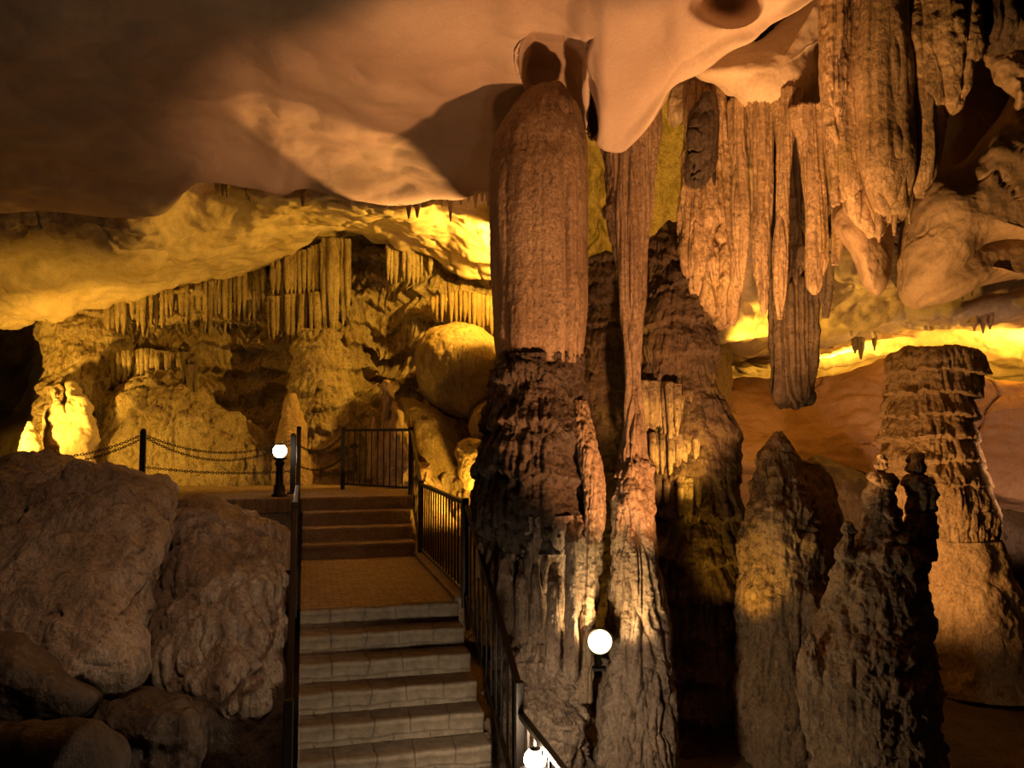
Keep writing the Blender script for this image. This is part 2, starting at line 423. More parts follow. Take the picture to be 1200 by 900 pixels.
# ------------------------------------------------------------------ STAIRCASE
lower = props(empty('staircase', S(-2.1, W / 2, ZLOW)), 'lower flight of worn stone steps climbing from the foreground to the paved landing', 'staircase', kind='thing')
for i in range(7):
    slab('step', -RUN * i, -RUN * (i - 1) + .0 if i else .05, 0, W, ZL - RISE * (i + 1), ZL - RISE * i, M_riser, lower, .010, nose=.018)
land = props(empty('landing', S(1.7, W / 2, ZL - .3)), 'paved stone landing between the two flights of steps', 'landing', kind='thing')
slab('paving', .05, 3.42, 0, W, ZL - .25, ZL, M_pave, land, .010, na=60)
slab('curb', .05, 3.42, W - .03, W + .14, ZL - .3, ZL + .05, M_conc, land, .008, nb=10, na=50)
upper = props(empty('staircase', S(3.4, W / 2, ZL)), 'short upper flight of dark steps from the landing up to the platform', 'staircase', kind='thing')
for i in range(4):
    slab('step', 3.4 + RUN * i, 3.4 + RUN * (i + 1) + .02, 0, W, ZL, ZL + .2 * (i + 1), M_conc, upper, .008, nose=.02)
plat = props(empty('viewing_platform', S(5.5, 0, ZL)), 'flat stone platform at the top of the steps below the flowstone wall', 'platform', kind='thing')
slab('platform_slab', 4.3, 7.9, -2.75, W + .12, ZP - .22, ZP, M_pave, plat, .01, nb=160, na=60)
slab('retaining_wall', 4.36, 4.7, -2.7, -.02, ZL - .9, ZP - .2, M_conc, plat, .012, nb=120)
lo = props(empty('landing', S(-3.3, W / 2, 0)), 'lower floor slab where the steps begin', 'landing', kind='thing')
slab('floor_slab', -4.6, -2.1 + .02, -.1, W + .5, ZLOW - .12, ZLOW, M_pave, lo, .01)

# ------------------------------------------------------------------ RAILINGS
def railing(name, pts, label, group=None, h=1.03, spacing=.19, lower_gap=.10, posts=(True, True), post_h=None, rail_w=.05):
    """pts: two floor points; one straight section"""
    a, b = np.array(pts[0], float), np.array(pts[1], float)
    t = props(empty(name, (a + b) / 2), label, 'railing', group, 'thing')
    up = np.array([0, 0, 1.0])
    MB().bar(a + up * h, b + up * h, rail_w, .045).build('top_rail', M_iron, t, bevel=.006)
    MB().bar(a + up * lower_gap, b + up * lower_gap, .04, .035).build('bottom_rail', M_iron, t, bevel=.005)
    for e, p in zip((a, b), posts):
        if p: MB().bar(e - up * .06, e + up * (h + .05), .07, .07).build('post', M_iron, t, bevel=.006)
    n = max(2, int(round(np.linalg.norm((b - a)[:2]) / spacing)))
    for i in range(1, n):
        p = a + (b - a) * i / n
        MB().bar(p + up * lower_gap, p + up * h, .018, .018).build('baluster', M_iron, t)
    return t
bR = W + .07; bL = -.07
railing('railing', (S(.04, bR, ZL), S(3.35, bR, ZL)), 'dark iron railing along the right edge of the paved landing')
railing('railing', (S(3.42, bR, ZL + .02), S(4.55, bR, ZP)), 'short dark railing descending beside the upper steps', posts=(False, True))
railing('railing', (S(4.62, bR - .02, ZP), S(6.0, bR - 1.0, ZP)), 'dark iron railing at the back right corner of the platform', posts=(False, True), spacing=.15)
railing('railing', (S(-.06, bR, ZL - .03), S(-2.17, bR, ZLOW)), 'long dark iron railing descending beside the lower steps on the right', posts=(False, True))
railing('railing', (S(-2.24, bR, ZLOW), S(-3.9, bR, ZLOW)), 'lowest level dark railing next to the white lamp', h=.84, posts=(False, True))
rl = railing('railing', (S(0, bL, ZL), S(3.3, bL, ZL)), 'dark iron railing on the left of the landing seen edge-on')
MB().bar(S(.5, bL, ZL + .30), S(.75, bL - .72, ZL + .27), .05, .05).build('brace_bar', M_iron, rl, bevel=.006)
railing('railing', (S(3.37, bL, ZL + .02), S(4.5, bL, ZP)), 'dark railing left of the upper steps catching white lamp light', posts=(False, True))
railing('railing', (S(-.06, bL, ZL - .03), S(-2.17, bL, ZLOW)), 'dark iron railing left of the lower steps seen edge-on', posts=(False, True))

# ------------------------------------------------------------------ CHAIN BARRIER
def chain_pts(p, q, sag, n=40):
    t = np.linspace(0, 1, n)[:, None]
    c = np.array(p) * (1 - t) + np.array(q) * t
    c[:, 2] -= sag * 4 * (t * (1 - t))[:, 0]; return c
def chain(p, q, sag, label, group='barrier chains'):
    """interlocked oval links along a hanging curve"""
    c = chain_pts(p, q, sag, 400); s = np.concatenate([[0], np.cumsum(np.linalg.norm(np.diff(c, axis=0), axis=1))])
    L = .054; n = int(s[-1] / (L * .72)); b = MB()
    for i in range(n):
        m = (i + .5) * s[-1] / n
        x = np.array([np.interp(m, s, c[:, k]) for k in range(3)]); y = np.array([np.interp(m + .01, s, c[:, k]) for k in range(3)])
        T = (y - x) / max(np.linalg.norm(y - x), 1e-9); A = np.cross(T, [0, 0, 1]); A /= np.linalg.norm(A); Bv = np.cross(A, T)
        w = A if i % 2 else Bv
        th = np.linspace(0, 2 * PI, 10, endpoint=False)
        b.tube(x + T * (L / 2) * np.cos(th)[:, None] + w * .017 * np.sin(th)[:, None], .0062, 6, True)
    return props(b.build('chain', M_chain, None, True), label, 'chain', group, 'thing')
def chain_post(p, h, label):
    t = props(empty('chain_post', p), label, 'post', 'posts of the chain barrier', 'thing')
    MB().bar(np.array(p), np.array(p) + [0, 0, h], .085, .085).build('shaft', M_iron, t, bevel=.008)
    MB().lathe([(.0, h + .05), (.03, h + .04), (.045, h + .012), (.045, h - .01), (0, h - .012)], p).build('cap', M_iron, t, True)
    MB().lathe([(0, .02), (.09, .02), (.09, -.02), (0, -.02)], p).build('base_plate', M_iron, t)
    return t
p1 = S(4.55, 0, 0); p1 = np.array([*at(168, 505, 12.6)[:2], ZP]); p2 = np.array([*at(344, 513, 13.1)[:2], ZP]); p3 = S(6.0, bR - 1.0, ZP); p0 = np.array([*at(60, 505, 11.9)[:2], ZP - .05])
chain_post(p1, 1.0, 'dark square chain post standing above the left boulder')
chain_post(p2, .93, 'dark chain post behind the railing and the bollard lamp')
up = np.array([0, 0, 1.0])
chain(p1 + up * .96, p2 + up * .87, .25, 'sagging upper chain between the two dark posts', None)
chain(p1 + up * .93, p2 + up * .82, .33, 'second sagging chain just under the uppermost one', None)
chain(p1 + up * .45, p2 + up * .36, .06, 'lowest nearly straight chain between the two posts', None)
chain(p0 + up * .66, p1 + up * .96, .08, 'upper chain running from the left boulder to the post', None)
chain(p0 + up * .55, p1 + up * .90, .08, 'lower chain running from the left boulder to the post', None)
chain(p2 + up * .85, p3 + up * .95, .22, 'faint chain from the post to the corner railing', None)
chain(p2 + up * .5, p3 + up * .55, .16, 'faint low chain from the post to the corner railing', None)

# ------------------------------------------------------------------ LAMPS
def bollard(name, p, h, label, r=.10, gm=None):
    t = props(empty(name, p), label, 'lamp', kind='thing')
    MB().lathe([(0, 0), (.12, 0), (.12, .035), (.095, .05), (.085, .16), (.06, .2), (.052, h - .14), (.075, h - .10), (.075, h - .07), (.05, h - .05), (.115, h - .02), (.115, h), (0, h)], p).build('post', M_iron, t, True)
    n = 16; ph = np.linspace(-PI / 2, PI / 2, n)
    MB().lathe([(max(r * math.cos(a), .001), h + r * .95 + r * math.sin(a)) for a in ph], p).build('globe', gm or M_globe, t, True)
    MB().lathe([(0.001, h + r * 2.06), (r * .45, h + r * 1.98), (r * .5, h + r * 1.82), (.001, h + r * 1.86)], p).build('cap', M_iron, t, True)
    return t
g1 = np.array([*at(327, 583, 12.45)[:2], ZP])
bollard('bollard_lamp', g1, .60, 'glowing white bollard lamp on the platform edge left of the steps', .105, M_globe_dim)
g2 = np.array([*at(627, 890, 5.85)[:2], ZLOW]); zc = float(at(627, 890, 5.85)[2])
bollard('bollard_lamp', g2, zc - ZLOW - .075, 'bright white lamp at the foot of the lower railing', .078)
def floodlight(px, py, d, label):
    c = at(px, py, d); t = props(empty('floodlight', c - np.array([0, 0, .22])), label, 'lamp', kind='thing')
    T = np.array([0, 0, 0.0])
    n = 12; ph = np.linspace(0, PI / 2, n)
    MB().tube([c + np.array([0, .16, 0]), c + np.array([0, .15, 0]), c + np.array([0, .04, 0]), c + np.array([0, .0, 0])], [.02, .09, .115, .12], 24).build('housing', M_iron, t, True)
    MB().tube([c + np.array([0, -.045 * math.sin(a), 0]) for a in ph], [max(.108 * math.cos(a), .001) for a in ph], 24).build('lens', M_flood, t, True)
    MB().bar(c + np.array([0, .1, -.04]), c + np.array([0, .1, -.26]), .03, .03).bar(c + np.array([-.06, .1, -.26]), c + np.array([.06, .1, -.26]), .1, .02).build('bracket', M_iron, t)
    return c
fl = floodlight(703, 752, 7.25, 'bright warm floodlight low between the two columns')

# ------------------------------------------------------------------ SETTING
def floor_rows():
    xs = [-400, 0, 300, 600, 900, 1200, 1600]
    def zf(x, d): return 0.0
    rows = []
    for d in (3.2, 4.5, 6, 8, 10, 12.5, 16, 22, 30):
        y = float(450 + (E * CP / d + SP) / (CP - 0 * SP) * F) if False else None
        rows.append(d)
    return rows
nx, ny = 260, 200
gx, gy = np.meshgrid(np.linspace(-16, 14, nx), np.linspace(2.2, 32, ny))
Pf = np.stack([gx, gy, 0 * gx], -1)
zf = -.18 + .12 * fbm(Pf, .5, 4) + .05 * fbm(Pf, 2.2, 3)
zf += ss(9.0, 14, gy) * ss(0.5, 4.5, gx) * .55
Pf[..., 2] = zf
props(mesh_obj('floor', Pf, grid_faces(ny, nx, False), M_floor), 'dark uneven cave floor', kind='structure')

# front ceiling: measured lower edge (px, py, height above the floor)
edge = [(-420, 262, 6.75), (-100, 250, 6.7), (0, 250, 6.65), (100, 253, 6.65), (150, 256, 6.62), (190, 241, 6.7), (235, 211, 6.75), (290, 215, 6.72), (330, 227, 6.6), (348, 222, 6.6), (400, 230, 6.55), (455, 236, 6.5),
        (520, 228, 6.45), (570, 214, 6.45), (600, 190, 6.4), (640, 150, 6.45), (665, 140, 6.4), (690, 158, 6.15), (712, 178, 5.95), (728, 179, 5.95), (742, 168, 6.0), (772, 130, 6.15), (796, 92, 6.35), (817, 80, 6.4), (853, 58, 6.5), (880, 50, 6.5), (912, 28, 6.6), (940, 10, 6.6), (985, -20, 6.7)]
ed = np.array(edge)
def ceil_row(f, dz=0.0, ytop=-330, ztop=6.9):
    out = []
    for x, y, z in edge:
        yy = ytop + (y - ytop) * f; zz = ztop + (z - ztop) * f ** 1.5 + dz
        out.append((x, yy, float(d_for_z(yy, zz))))
    return out
rows = [ceil_row(f, dz) for f, dz in ((0, 0), (.3, .05), (.5, .1), (.66, .06), (.78, .08), (.88, .1), (.95, .06), (1, 0))]
lip = rows[-1]
rows.append([(x, y - 10, d + .35) for x, y, d in lip])
rows.append([(x, y - 45, d + 1.3) for x, y, d in lip])
rows.append([(x, y - 90, d + 2.2) for x, y, d in lip])
def pocket(X, Y, D):
    w = 4 + 0 * X
    xl = 616 + 6 * np.sin(Y * .06); xr = 700 + 8 * np.sin(Y * .05 + 1) 
    m = ss(0, 9, X - xl) * ss(0, 9, xr - X) * ss(0, 9, Y - 38 - .02 * (X - 640)) * ss(0, 14, 150 + (X - 616) * .75 - Y) * (D < 9.6)
    fin = .75 * np.exp(-((X - 687) / 4.0) ** 2)
    D = D + m * (1.15 * (1 - fin))
    # shallow scoop at the top edge
    m2 = np.exp(-(((X - 850) / 34) ** 2 + ((Y - 2) / 22) ** 2) ** 2)
    return Y, D + .85 * m2
px_ = np.unique(np.concatenate([np.linspace(-420, -20, 50), np.linspace(-20, 600, 260), np.linspace(600, 830, 230), np.linspace(830, 985, 70)]))
loft('ceiling_front', rows, len(px_), 330, M_ceil, total(rough(.12, .45, 3, .4), rough(.012, 2.5, 3), crack(.006, .8, seed=2.0, w=.02), billow(.045, .8, 2, seed=4.0)), px=px_, post=pocket)
props(bpy.data.objects['ceiling_front'], 'smooth pinkish limestone ceiling of the front chamber', kind='structure')

# far cream ceiling sloping down behind the front ceiling
rows = [[(-260, 180, 12.9), (0, 180, 13), (200, 150, 13.4), (300, 150, 13.6), (420, 180, 13), (560, 150, 12), (640, 140, 11.5)],
        [(-260, 262, 13.5), (0, 258, 13.4), (150, 262, 13.3), (240, 225, 13.9), (340, 232, 13.6), (450, 242, 13.3), (570, 225, 13), (640, 215, 13)],
        [(-260, 320, 14.6), (0, 310, 14.4), (150, 305, 14.6), (260, 285, 15.2), (380, 260, 15.4), (450, 262, 15.2), (520, 270, 15), (580, 280, 14.8), (640, 290, 14.8)],
        [(-260, 380, 15.6), (0, 360, 15.4), (100, 342, 15.6), (200, 322, 16), (300, 300, 16.6), (400, 272, 17), (450, 276, 16.6), (520, 295, 16.2), (580, 312, 16), (640, 318, 16)],
        [(-260, 405, 16.5), (0, 388, 16.2), (60, 380, 16.3), (120, 362, 16.5), (200, 343, 16.9), (285, 322, 17.6), (340, 302, 18), (400, 284, 18.1), (450, 287, 17.6), (482, 290, 17.2), (503, 304, 17), (535, 324, 16.8), (580, 334, 16.6), (640, 336, 16.6)],
        [(-260, 396, 17.2), (0, 378, 17), (120, 352, 17.2), (285, 312, 18.2), (400, 274, 18.8), (450, 277, 18.4), (503, 294, 17.8), (580, 322, 17.4), (640, 326, 17.4)],
        [(-260, 340, 19), (0, 330, 19), (285, 280, 20), (450, 250, 20), (640, 290, 19)]]
loft('ceiling_back', rows, 460, 200, M_far, total(rough(.14, .6, 4), rough(.05, 2.4, 3, sz=2.0), crack(.14, .7, seed=7.0, w=.06), billow(.08, .9, 3, seed=3)))
props(bpy.data.objects['ceiling_back'], 'cream limestone ceiling sloping down to the flowstone wall', kind='structure')

# back wall of flowstone
rows = [[(-60, 330, 24), (40, 330, 23), (58, 330, 19), (200, 300, 18.6), (300, 280, 19), (400, 250, 19.2), (500, 260, 18.6), (640, 300, 18)],
        [(-60, 385, 24), (46, 385, 22.5), (56, 380, 17.6), (130, 360, 17.2), (200, 342, 17.4), (290, 322, 18.0), (400, 288, 18.3), (450, 290, 17.9), (503, 306, 17.6), (580, 336, 17.2), (640, 340, 17.2)],
        [(-60, 420, 24), (46, 420, 22.5), (56, 420, 17.4), (130, 410, 16.9), (200, 400, 17.1), (290, 390, 17.9), (330, 380, 17.8), (400, 370, 17.6), (450, 380, 17.8), (520, 370, 17.2), (580, 380, 16.8), (640, 390, 16.8)],
        [(-60, 500, 23), (30, 476, 21.5), (48, 470, 17.4), (60, 470, 17.0), (130, 465, 16.5), (200, 460, 16.7), (290, 460, 17.7), (350, 450, 17.4), (400, 440, 17.2), (445, 440, 18.2), (500, 460, 17.4), (580, 470, 16.8), (640, 470, 16.6)],
        [(-60, 535, 19), (4, 512, 17.8), (24, 508, 17.3), (60, 510, 16.6), (130, 520, 16.0), (200, 520, 16.2), (290, 520, 17.0), (350, 510, 16.9), (400, 510, 16.8), (450, 520, 17.0), (500, 530, 15.8), (580, 540, 15), (640, 540, 14.8)],
        [(-60, 620, 17.5), (20, 610, 16.8), (130, 610, 15.6), (200, 600, 15.7), (290, 590, 16.3), (400, 590, 16.2), (450, 600, 16), (500, 630, 14.5), (580, 650, 12.8), (640, 650, 12.5)],
        [(-60, 760, 16), (200, 720, 15), (400, 720, 15), (500, 740, 13), (580, 760, 11.5), (640, 780, 11)]]
fl_disp = total(rough(.22, .7, 3), where_z(tiers(.55, .50, 1.6, 5.5, .45, seed=1.3, tilt=.7), 2.6, 4.4), rough(.07, 3.0, 4, .6), flute(.08, 4, .06, seed=2))
loft('wall_back', rows, 640, 420, M_flow, lambda P: fl_disp(P) * ss(-10.6, -9.0, P[..., 0]))
props(bpy.data.objects['wall_back'], 'tiered yellow flowstone wall behind the platform', kind='structure')
# dark recess at the far left
rows = [[(-260, 340, 22), (0, 340, 22.5), (90, 340, 22)], [(-260, 400, 22.5), (0, 400, 23), (90, 400, 22)], [(-260, 470, 21), (0, 470, 22), (90, 480, 21)], [(-260, 560, 18.5), (0, 540, 19.5), (90, 560, 18)], [(-260, 640, 17), (90, 640, 16.5)]]
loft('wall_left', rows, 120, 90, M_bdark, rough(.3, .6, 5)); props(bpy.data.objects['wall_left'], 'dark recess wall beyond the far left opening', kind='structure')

# rock face between and behind the columns
rows = [[(604, 20, 10.2), (640, 20, 10.4), (760, 10, 10.6), (858, 0, 10.5)],
        [(604, 120, 12), (680, 110, 11.6), (760, 95, 11.4), (815, 86, 10.9), (858, 90, 11)],
        [(604, 220, 13.6), (680, 210, 13), (760, 210, 12.6), (830, 200, 12.4), (858, 205, 12.6)],
        [(604, 300, 14.4), (690, 290, 13.6), (760, 300, 13.2), (830, 310, 13.2), (858, 315, 13.4)],
        [(604, 400, 14.6), (690, 390, 13.4), (760, 400, 13.4), (830, 400, 13.6), (858, 400, 14)],
        [(604, 520, 14.0), (690, 520, 12.8), (760, 520, 12.8), (830, 520, 13), (858, 520, 13.6)],
        [(604, 640, 13.2), (690, 640, 11.6), (760, 640, 11.8), (830, 640, 12), (858, 640, 12.6)],
        [(604, 780, 12), (690, 780, 10.6), (830, 780, 10.8), (858, 780, 11.5)]]
M_olive = rock('olive_limestone', (.46, .36, .21), (.34, .26, .13), (.14, .09, .04), (.24, .20, .05), 1.6, .35, .6, .8, .75, .25, .6)
loft('wall_middle', rows, 300, 380, M_olive, total(rough(.22, .7, 4), rough(.11, 2.2, 4, sz=.5), billow(.06, 1.5, 2), crack(.12, .9, seed=11, w=.06)))
props(bpy.data.objects['wall_middle'], 'olive yellow rock face seen between the columns', kind='structure')

# right: far lit ceiling
rows = [[(800, 60, 10.5), (1400, 40, 9.5)], [(800, 250, 10.6), (960, 260, 10.2), (1100, 240, 9.8), (1400, 200, 9.5)],
        [(800, 330, 11.4), (880, 325, 11.2), (960, 330, 11), (1040, 335, 11), (1100, 330, 10.6), (1160, 310, 10.4), (1400, 280, 10)],
        [(800, 370, 12.2), (880, 362, 12), (960, 368, 12), (1040, 352, 11.8), (1110, 350, 11.4), (1200, 335, 11.2), (1400, 330, 11)],
        [(800, 400, 13.2), (880, 395, 13), (960, 395, 13), (1040, 385, 12.8), (1120, 375, 12.8), (1200, 372, 12.6), (1400, 365, 12.4)],
        [(800, 412, 14.6), (880, 408, 14.6), (960, 405, 14.6), (1040, 396, 14.4), (1120, 392, 14.4), (1200, 394, 14), (1400, 395, 14)],
        [(800, 424, 16), (880, 420, 16), (960, 416, 16), (1040, 410, 16), (1120, 412, 16), (1200, 420, 15.6), (1400, 420, 15)],
        [(800, 436, 18), (960, 432, 18), (1120, 430, 18), (1200, 432, 17), (1400, 432, 17)],
        [(800, 470, 19), (1400, 470, 18)]]
loft('ceiling_right', rows, 420, 220, M_far, total(rough(.16, .7, 4), rough(.05, 2.6, 3), crack(.14, .8, seed=3.3, w=.06), billow(.08, 1.1, 2, seed=8)))
props(bpy.data.objects['ceiling_right'], 'low cream ceiling of the right passage glowing yellow from below', kind='structure')
rows = [[(790, 500, 15.5), (1040, 490, 15.5), (1400, 480, 14.5)],
        [(790, 462, 15.2), (870, 446, 15.0), (930, 443, 14.8), (985, 436, 14.6), (1040, 424, 14.2), (1120, 440, 13.8), (1200, 450, 13.5), (1400, 440, 13.5)],
        [(790, 474, 14.6), (870, 462, 14.4), (960, 460, 14.2), (1040, 450, 13.8), (1120, 460, 13.5), (1200, 474, 13.2), (1400, 470, 13.2)],
        [(790, 510, 14), (870, 505, 13.8), (960, 500, 13.6), (1040, 495, 13.3), (1120, 500, 13.2), (1200, 510, 12.9), (1400, 510, 12.8)],
        [(790, 550, 13.4), (870, 545, 13.2), (960, 545, 13), (1040, 560, 12.6), (1120, 570, 12.6), (1200, 585, 12.3), (1400, 600, 12)],
        [(790, 562, 13.8), (870, 556, 13.6), (960, 556, 13.4), (1040, 572, 13), (1120, 580, 13), (1200, 596, 12.6), (1400, 612, 12.4)],
        [(790, 600, 14), (1200, 630, 13.2), (1400, 640, 13.2)], [(790, 700, 14), (1400, 700, 13)]]
loft('wall_right', rows, 300, 200, M_pink, total(rough(.14, .6, 4), rough(.04, 2.5, 3, sz=2), crack(.12, .7, seed=21, w=.035)))
props(bpy.data.objects['wall_right'], 'pale pink sloping rock face of the right passage', kind='structure')

# ------------------------------------------------------------------ COLUMNS
big = [(100, 628, 660, 8.2), (112, 612, 668, 8.2), (128, 602, 678, 8.2), (150, 588, 684, 8.2), (175, 578, 688, 8.2), (205, 575, 689, 8.15), (250, 576, 688, 8.1), (300, 577, 687, 8.1), (350, 580, 687, 8.05), (400, 582, 684, 8.0), (424, 585, 682, 8.0),
       (436, 577, 683, 8.0), (500, 569, 690, 7.95), (550, 562, 692, 7.9), (600, 558, 698, 7.9), (650, 562, 700, 7.85), (700, 572, 697, 7.8), (740, 577, 692, 7.75), (790, 577, 687, 7.7), (850, 572, 693, 7.65), (900, 566, 700, 7.6), (960, 556, 708, 7.55)]
t = props(empty('limestone_column', at(640, 950, 7.6)), 'massive pale brown limestone column from floor to ceiling beside the stair railing', 'column', kind='thing')
dA = total(rough(.035, 1.2, 3, sz=.3), flute(.02, 4, .015, seed=1), rough(.012, 5, 3, sz=.12), rough(.003, 16, 2), lambda P: -.07 * np.exp(-((P[..., 0] - .545 - .02 * noise(P[..., 2] * 1.5, 0 * P[..., 2], 3.3 + 0 * P[..., 2])) / .016) ** 2) * (P[..., 1] < 8.1) * ss(5.9, 5.2, P[..., 2]))
dB = total(rough(.06, 2.2, 3), flute(.05, 7, .12, seed=4), tiers(.5, .09, 3, 14, .3, seed=3.0), rough(.018, 14, 3))
dC = total(rough(.06, 1.8, 3, sz=.4), flute(.15, 4.2, .04, seed=6, octs=1), flute(.04, 10, .05, seed=7, octs=1), crack(.06, 5, .1, seed=9, w=.1), rough(.012, 12, 3))
dD = total(rough(.12, 1.5, 4, .55), flute(.05, 4.2, .04, seed=6), billow(.07, 3.2, 3, seed=4), crack(.05, 4, .4, seed=5, w=.1), rough(.03, 7, 4, .6))
pillar('shaft', big, M_col, dA, 300, 420, t, span=(100, 428), cap_bot=False)
pillar('flowstone_collar', big, M_collar, dB, 300, 300, t, span=(418, 640), cap_top=False, cap_bot=False)
pillar('drapery_skirt', [(600, 566, 692, 7.9), (650, 566, 698, 7.85), (700, 578, 694, 7.8), (735, 590, 686, 7.8), (790, 592, 682, 7.75)], M_colgrey, dC, 340, 220, t, span=(600, 760), cap_top=False, cap_bot=False)
pillar('base', [(728, 604, 684, 7.75), (742, 588, 690, 7.72), (765, 578, 690, 7.7)] + [r for r in big if r[0] >= 790], M_colgrey, dD, 300, 240, t, span=(725, 960), cap_top=True, cap_bot=False)
for (x0, x1, y0, y1, dd) in ((583, 601, 640, 742, 7.36), (604, 618, 655, 752, 7.28), (622, 634, 650, 745, 7.26), (640, 656, 662, 790, 7.2), (662, 676, 610, 800, 7.24), (574, 583, 650, 735, 7.5)):
    dd -= .05
    pillar('drapery_rib', [(y0, x0 + 4, x1 - 4, dd + .16), (y0 + 25, x0 + 1, x1 - 2, dd + .03), ((y0 + y1) / 2, x0, x1, dd - .02), (y1 - 12, x0 - 1, x1 + 1, dd), (y1, x0 + 1, x1 - 2, dd + .04)], M_colgrey, total(rough(.014, 9, 3, sz=.5), flute(.012, 16, .1)), 60, 120, t)
pillar('side_flow', [(470, 670, 686, 7.75), (500, 674, 694, 7.6), (540, 680, 705, 7.5), (590, 684, 709, 7.45), (640, 684, 703, 7.42), (700, 682, 697, 7.42), (760, 678, 695, 7.4), (820, 678, 694, 7.45)], M_col, total(rough(.02, 3, 3), flute(.02, 11, .08), rough(.01, 22, 3)), 110, 260, t)

thin = [(120, 712, 772, 8.35), (150, 708, 772, 8.3), (180, 713, 768, 8.25), (220, 716, 764, 8.2), (260, 719, 761, 8.15), (300, 724, 757, 8.1), (350, 729, 754, 8.05), (400, 733, 752, 8), (450, 735, 751, 8), (490, 735, 754, 7.95), (530, 728, 756, 7.9), (556, 722, 762, 7.85), (580, 718, 766, 7.8), (620, 719, 768, 7.75),
        (660, 719, 770, 7.7), (700, 716, 776, 7.7), (740, 712, 781, 7.65), (790, 709, 785, 7.6), (840, 704, 790, 7.55), (900, 692, 792, 7.5), (960, 684, 796, 7.45)]
t = props(empty('limestone_column', at(740, 950, 7.5)), 'slender reddish limestone column pinched thin at the middle beside the massive column', 'column', kind='thing')
pillar('shaft', thin, M_col, total(flute(.05, 9, .03, seed=3, wob=.1), rough(.012, 6, 3, sz=.3)), 200, 420, t, span=(120, 560), cap_bot=False)
dK = total(flute(.07, 5.5, .04, seed=8), rough(.05, 2.2, 4, sz=.5), rough(.018, 9, 4, .6))
pillar('drapery_skirt', thin, M_col, dK, 240, 240, t, span=(545, 722), cap_bot=False)
pillar('base', thin, M_colgrey, dK, 260, 260, t, span=(718, 960), cap_top=False, cap_bot=False)
pillar('side_drapery', [(165, 704, 722, 8.2), (200, 708, 722, 8.2), (235, 711, 724, 8.15), (246, 707, 724, 8.12), (262, 711, 726, 8.1), (290, 718, 728, 8.1), (340, 726, 732, 8.05)], M_darkcol, total(flute(.03, 12, .05), rough(.01, 14, 3)), 90, 180, t)

# third: dark tiered column
thd = [(272, 778, 797, 9.5), (290, 762, 806, 9.5), (320, 756, 822, 9.45), (350, 753, 832, 9.4), (385, 752, 839, 9.35), (420, 750, 842, 9.3), (450, 750, 842, 9.3), (475, 752, 850, 9.3), (510, 754, 858, 9.25), (545, 756, 864, 9.2), (600, 758, 864, 9.1), (660, 762, 866, 9.0), (720, 768, 868, 8.95), (780, 776, 872, 8.9), (860, 780, 880, 8.8), (960, 780, 890, 8.7)]
t = props(empty('limestone_column', at(820, 940, 8.8)), 'dark tiered column with yellow-lit ribbed curtains right of the slender column', 'column', kind='thing')
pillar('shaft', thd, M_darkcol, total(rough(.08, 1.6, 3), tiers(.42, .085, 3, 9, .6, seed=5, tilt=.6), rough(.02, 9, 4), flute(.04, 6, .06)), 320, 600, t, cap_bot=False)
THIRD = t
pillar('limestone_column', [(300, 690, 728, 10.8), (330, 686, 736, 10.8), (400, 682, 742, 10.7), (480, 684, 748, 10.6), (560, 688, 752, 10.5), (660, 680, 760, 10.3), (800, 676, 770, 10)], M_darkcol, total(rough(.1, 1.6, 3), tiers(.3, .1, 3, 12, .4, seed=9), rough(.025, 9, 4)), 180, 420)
props(bpy.context.scene.objects['limestone_column.003'], 'shadowed mossy column in the gap between massive and slender columns', 'column', kind='thing')

# ------------------------------------------------------------------ STALAGMITES right
def tag(o, label, cat, group=None): return props(o, label, cat, group, 'thing')
t = props(empty('stalagmite', at(910, 940, 8.3)), 'broad pointed stalagmite with a mossy yellow side and rounded shoulder', 'stalagmite', kind='thing')
pillar('body', [(506, 905, 916, 8.6), (520, 899, 924, 8.6), (545, 890, 936, 8.6), (575, 880, 948, 8.55), (620, 872, 962, 8.5), (670, 866, 972, 8.5), (720, 864, 972, 8.45), (780, 862, 972, 8.4), (850, 866, 985, 8.3), (960, 862, 1000, 8.2)], M_stal, total(rough(.08, 2, 3), flute(.035, 6, .06, seed=1), rough(.02, 9, 4, .6), crack(.05, 4, .2, seed=5, w=.1)), 260, 380, t, cap_bot=False)
pillar('shoulder', [(543, 930, 958, 8.95), (555, 924, 968, 8.95), (580, 916, 980, 8.9), (615, 905, 987, 8.9), (660, 900, 988, 8.85), (720, 900, 980, 8.8), (800, 900, 985, 8.7), (940, 900, 1000, 8.6)], M_stal, total(rough(.06, 2, 3), flute(.03, 8, .06, seed=2), rough(.01, 12, 3)), 200, 260, t, cap_bot=False)
t = props(empty('stalagmite', at(1020, 940, 6.9)), 'dark twin-peaked stalagmite in front of the terraced tower', 'stalagmite', kind='thing')
dS = total(rough(.05, 2.4, 3), flute(.025, 8, .12, seed=3), rough(.02, 9, 4, .6), tiers(.22, .035, 4, 14, .3, seed=2))
pillar('body', [(628, 1000, 1072, 7.0), (645, 988, 1080, 7.0), (700, 976, 1082, 6.95), (740, 958, 1086, 6.9), (790, 944, 1090, 6.85), (850, 950, 1096, 6.8), (900, 958, 1102, 6.75), (980, 950, 1112, 6.7)], M_stal, dS, 300, 340, t, cap_bot=False)
pillar('peak', [(533, 1029, 1036, 6.95), (546, 1026, 1040, 6.95), (552, 1029, 1037, 6.95), (560, 1022, 1043, 6.95), (590, 1018, 1049, 6.95), (620, 1012, 1056, 6.95), (660, 1006, 1062, 6.95), (720, 1000, 1060, 6.9)], M_stal, dS, 140, 220, t)
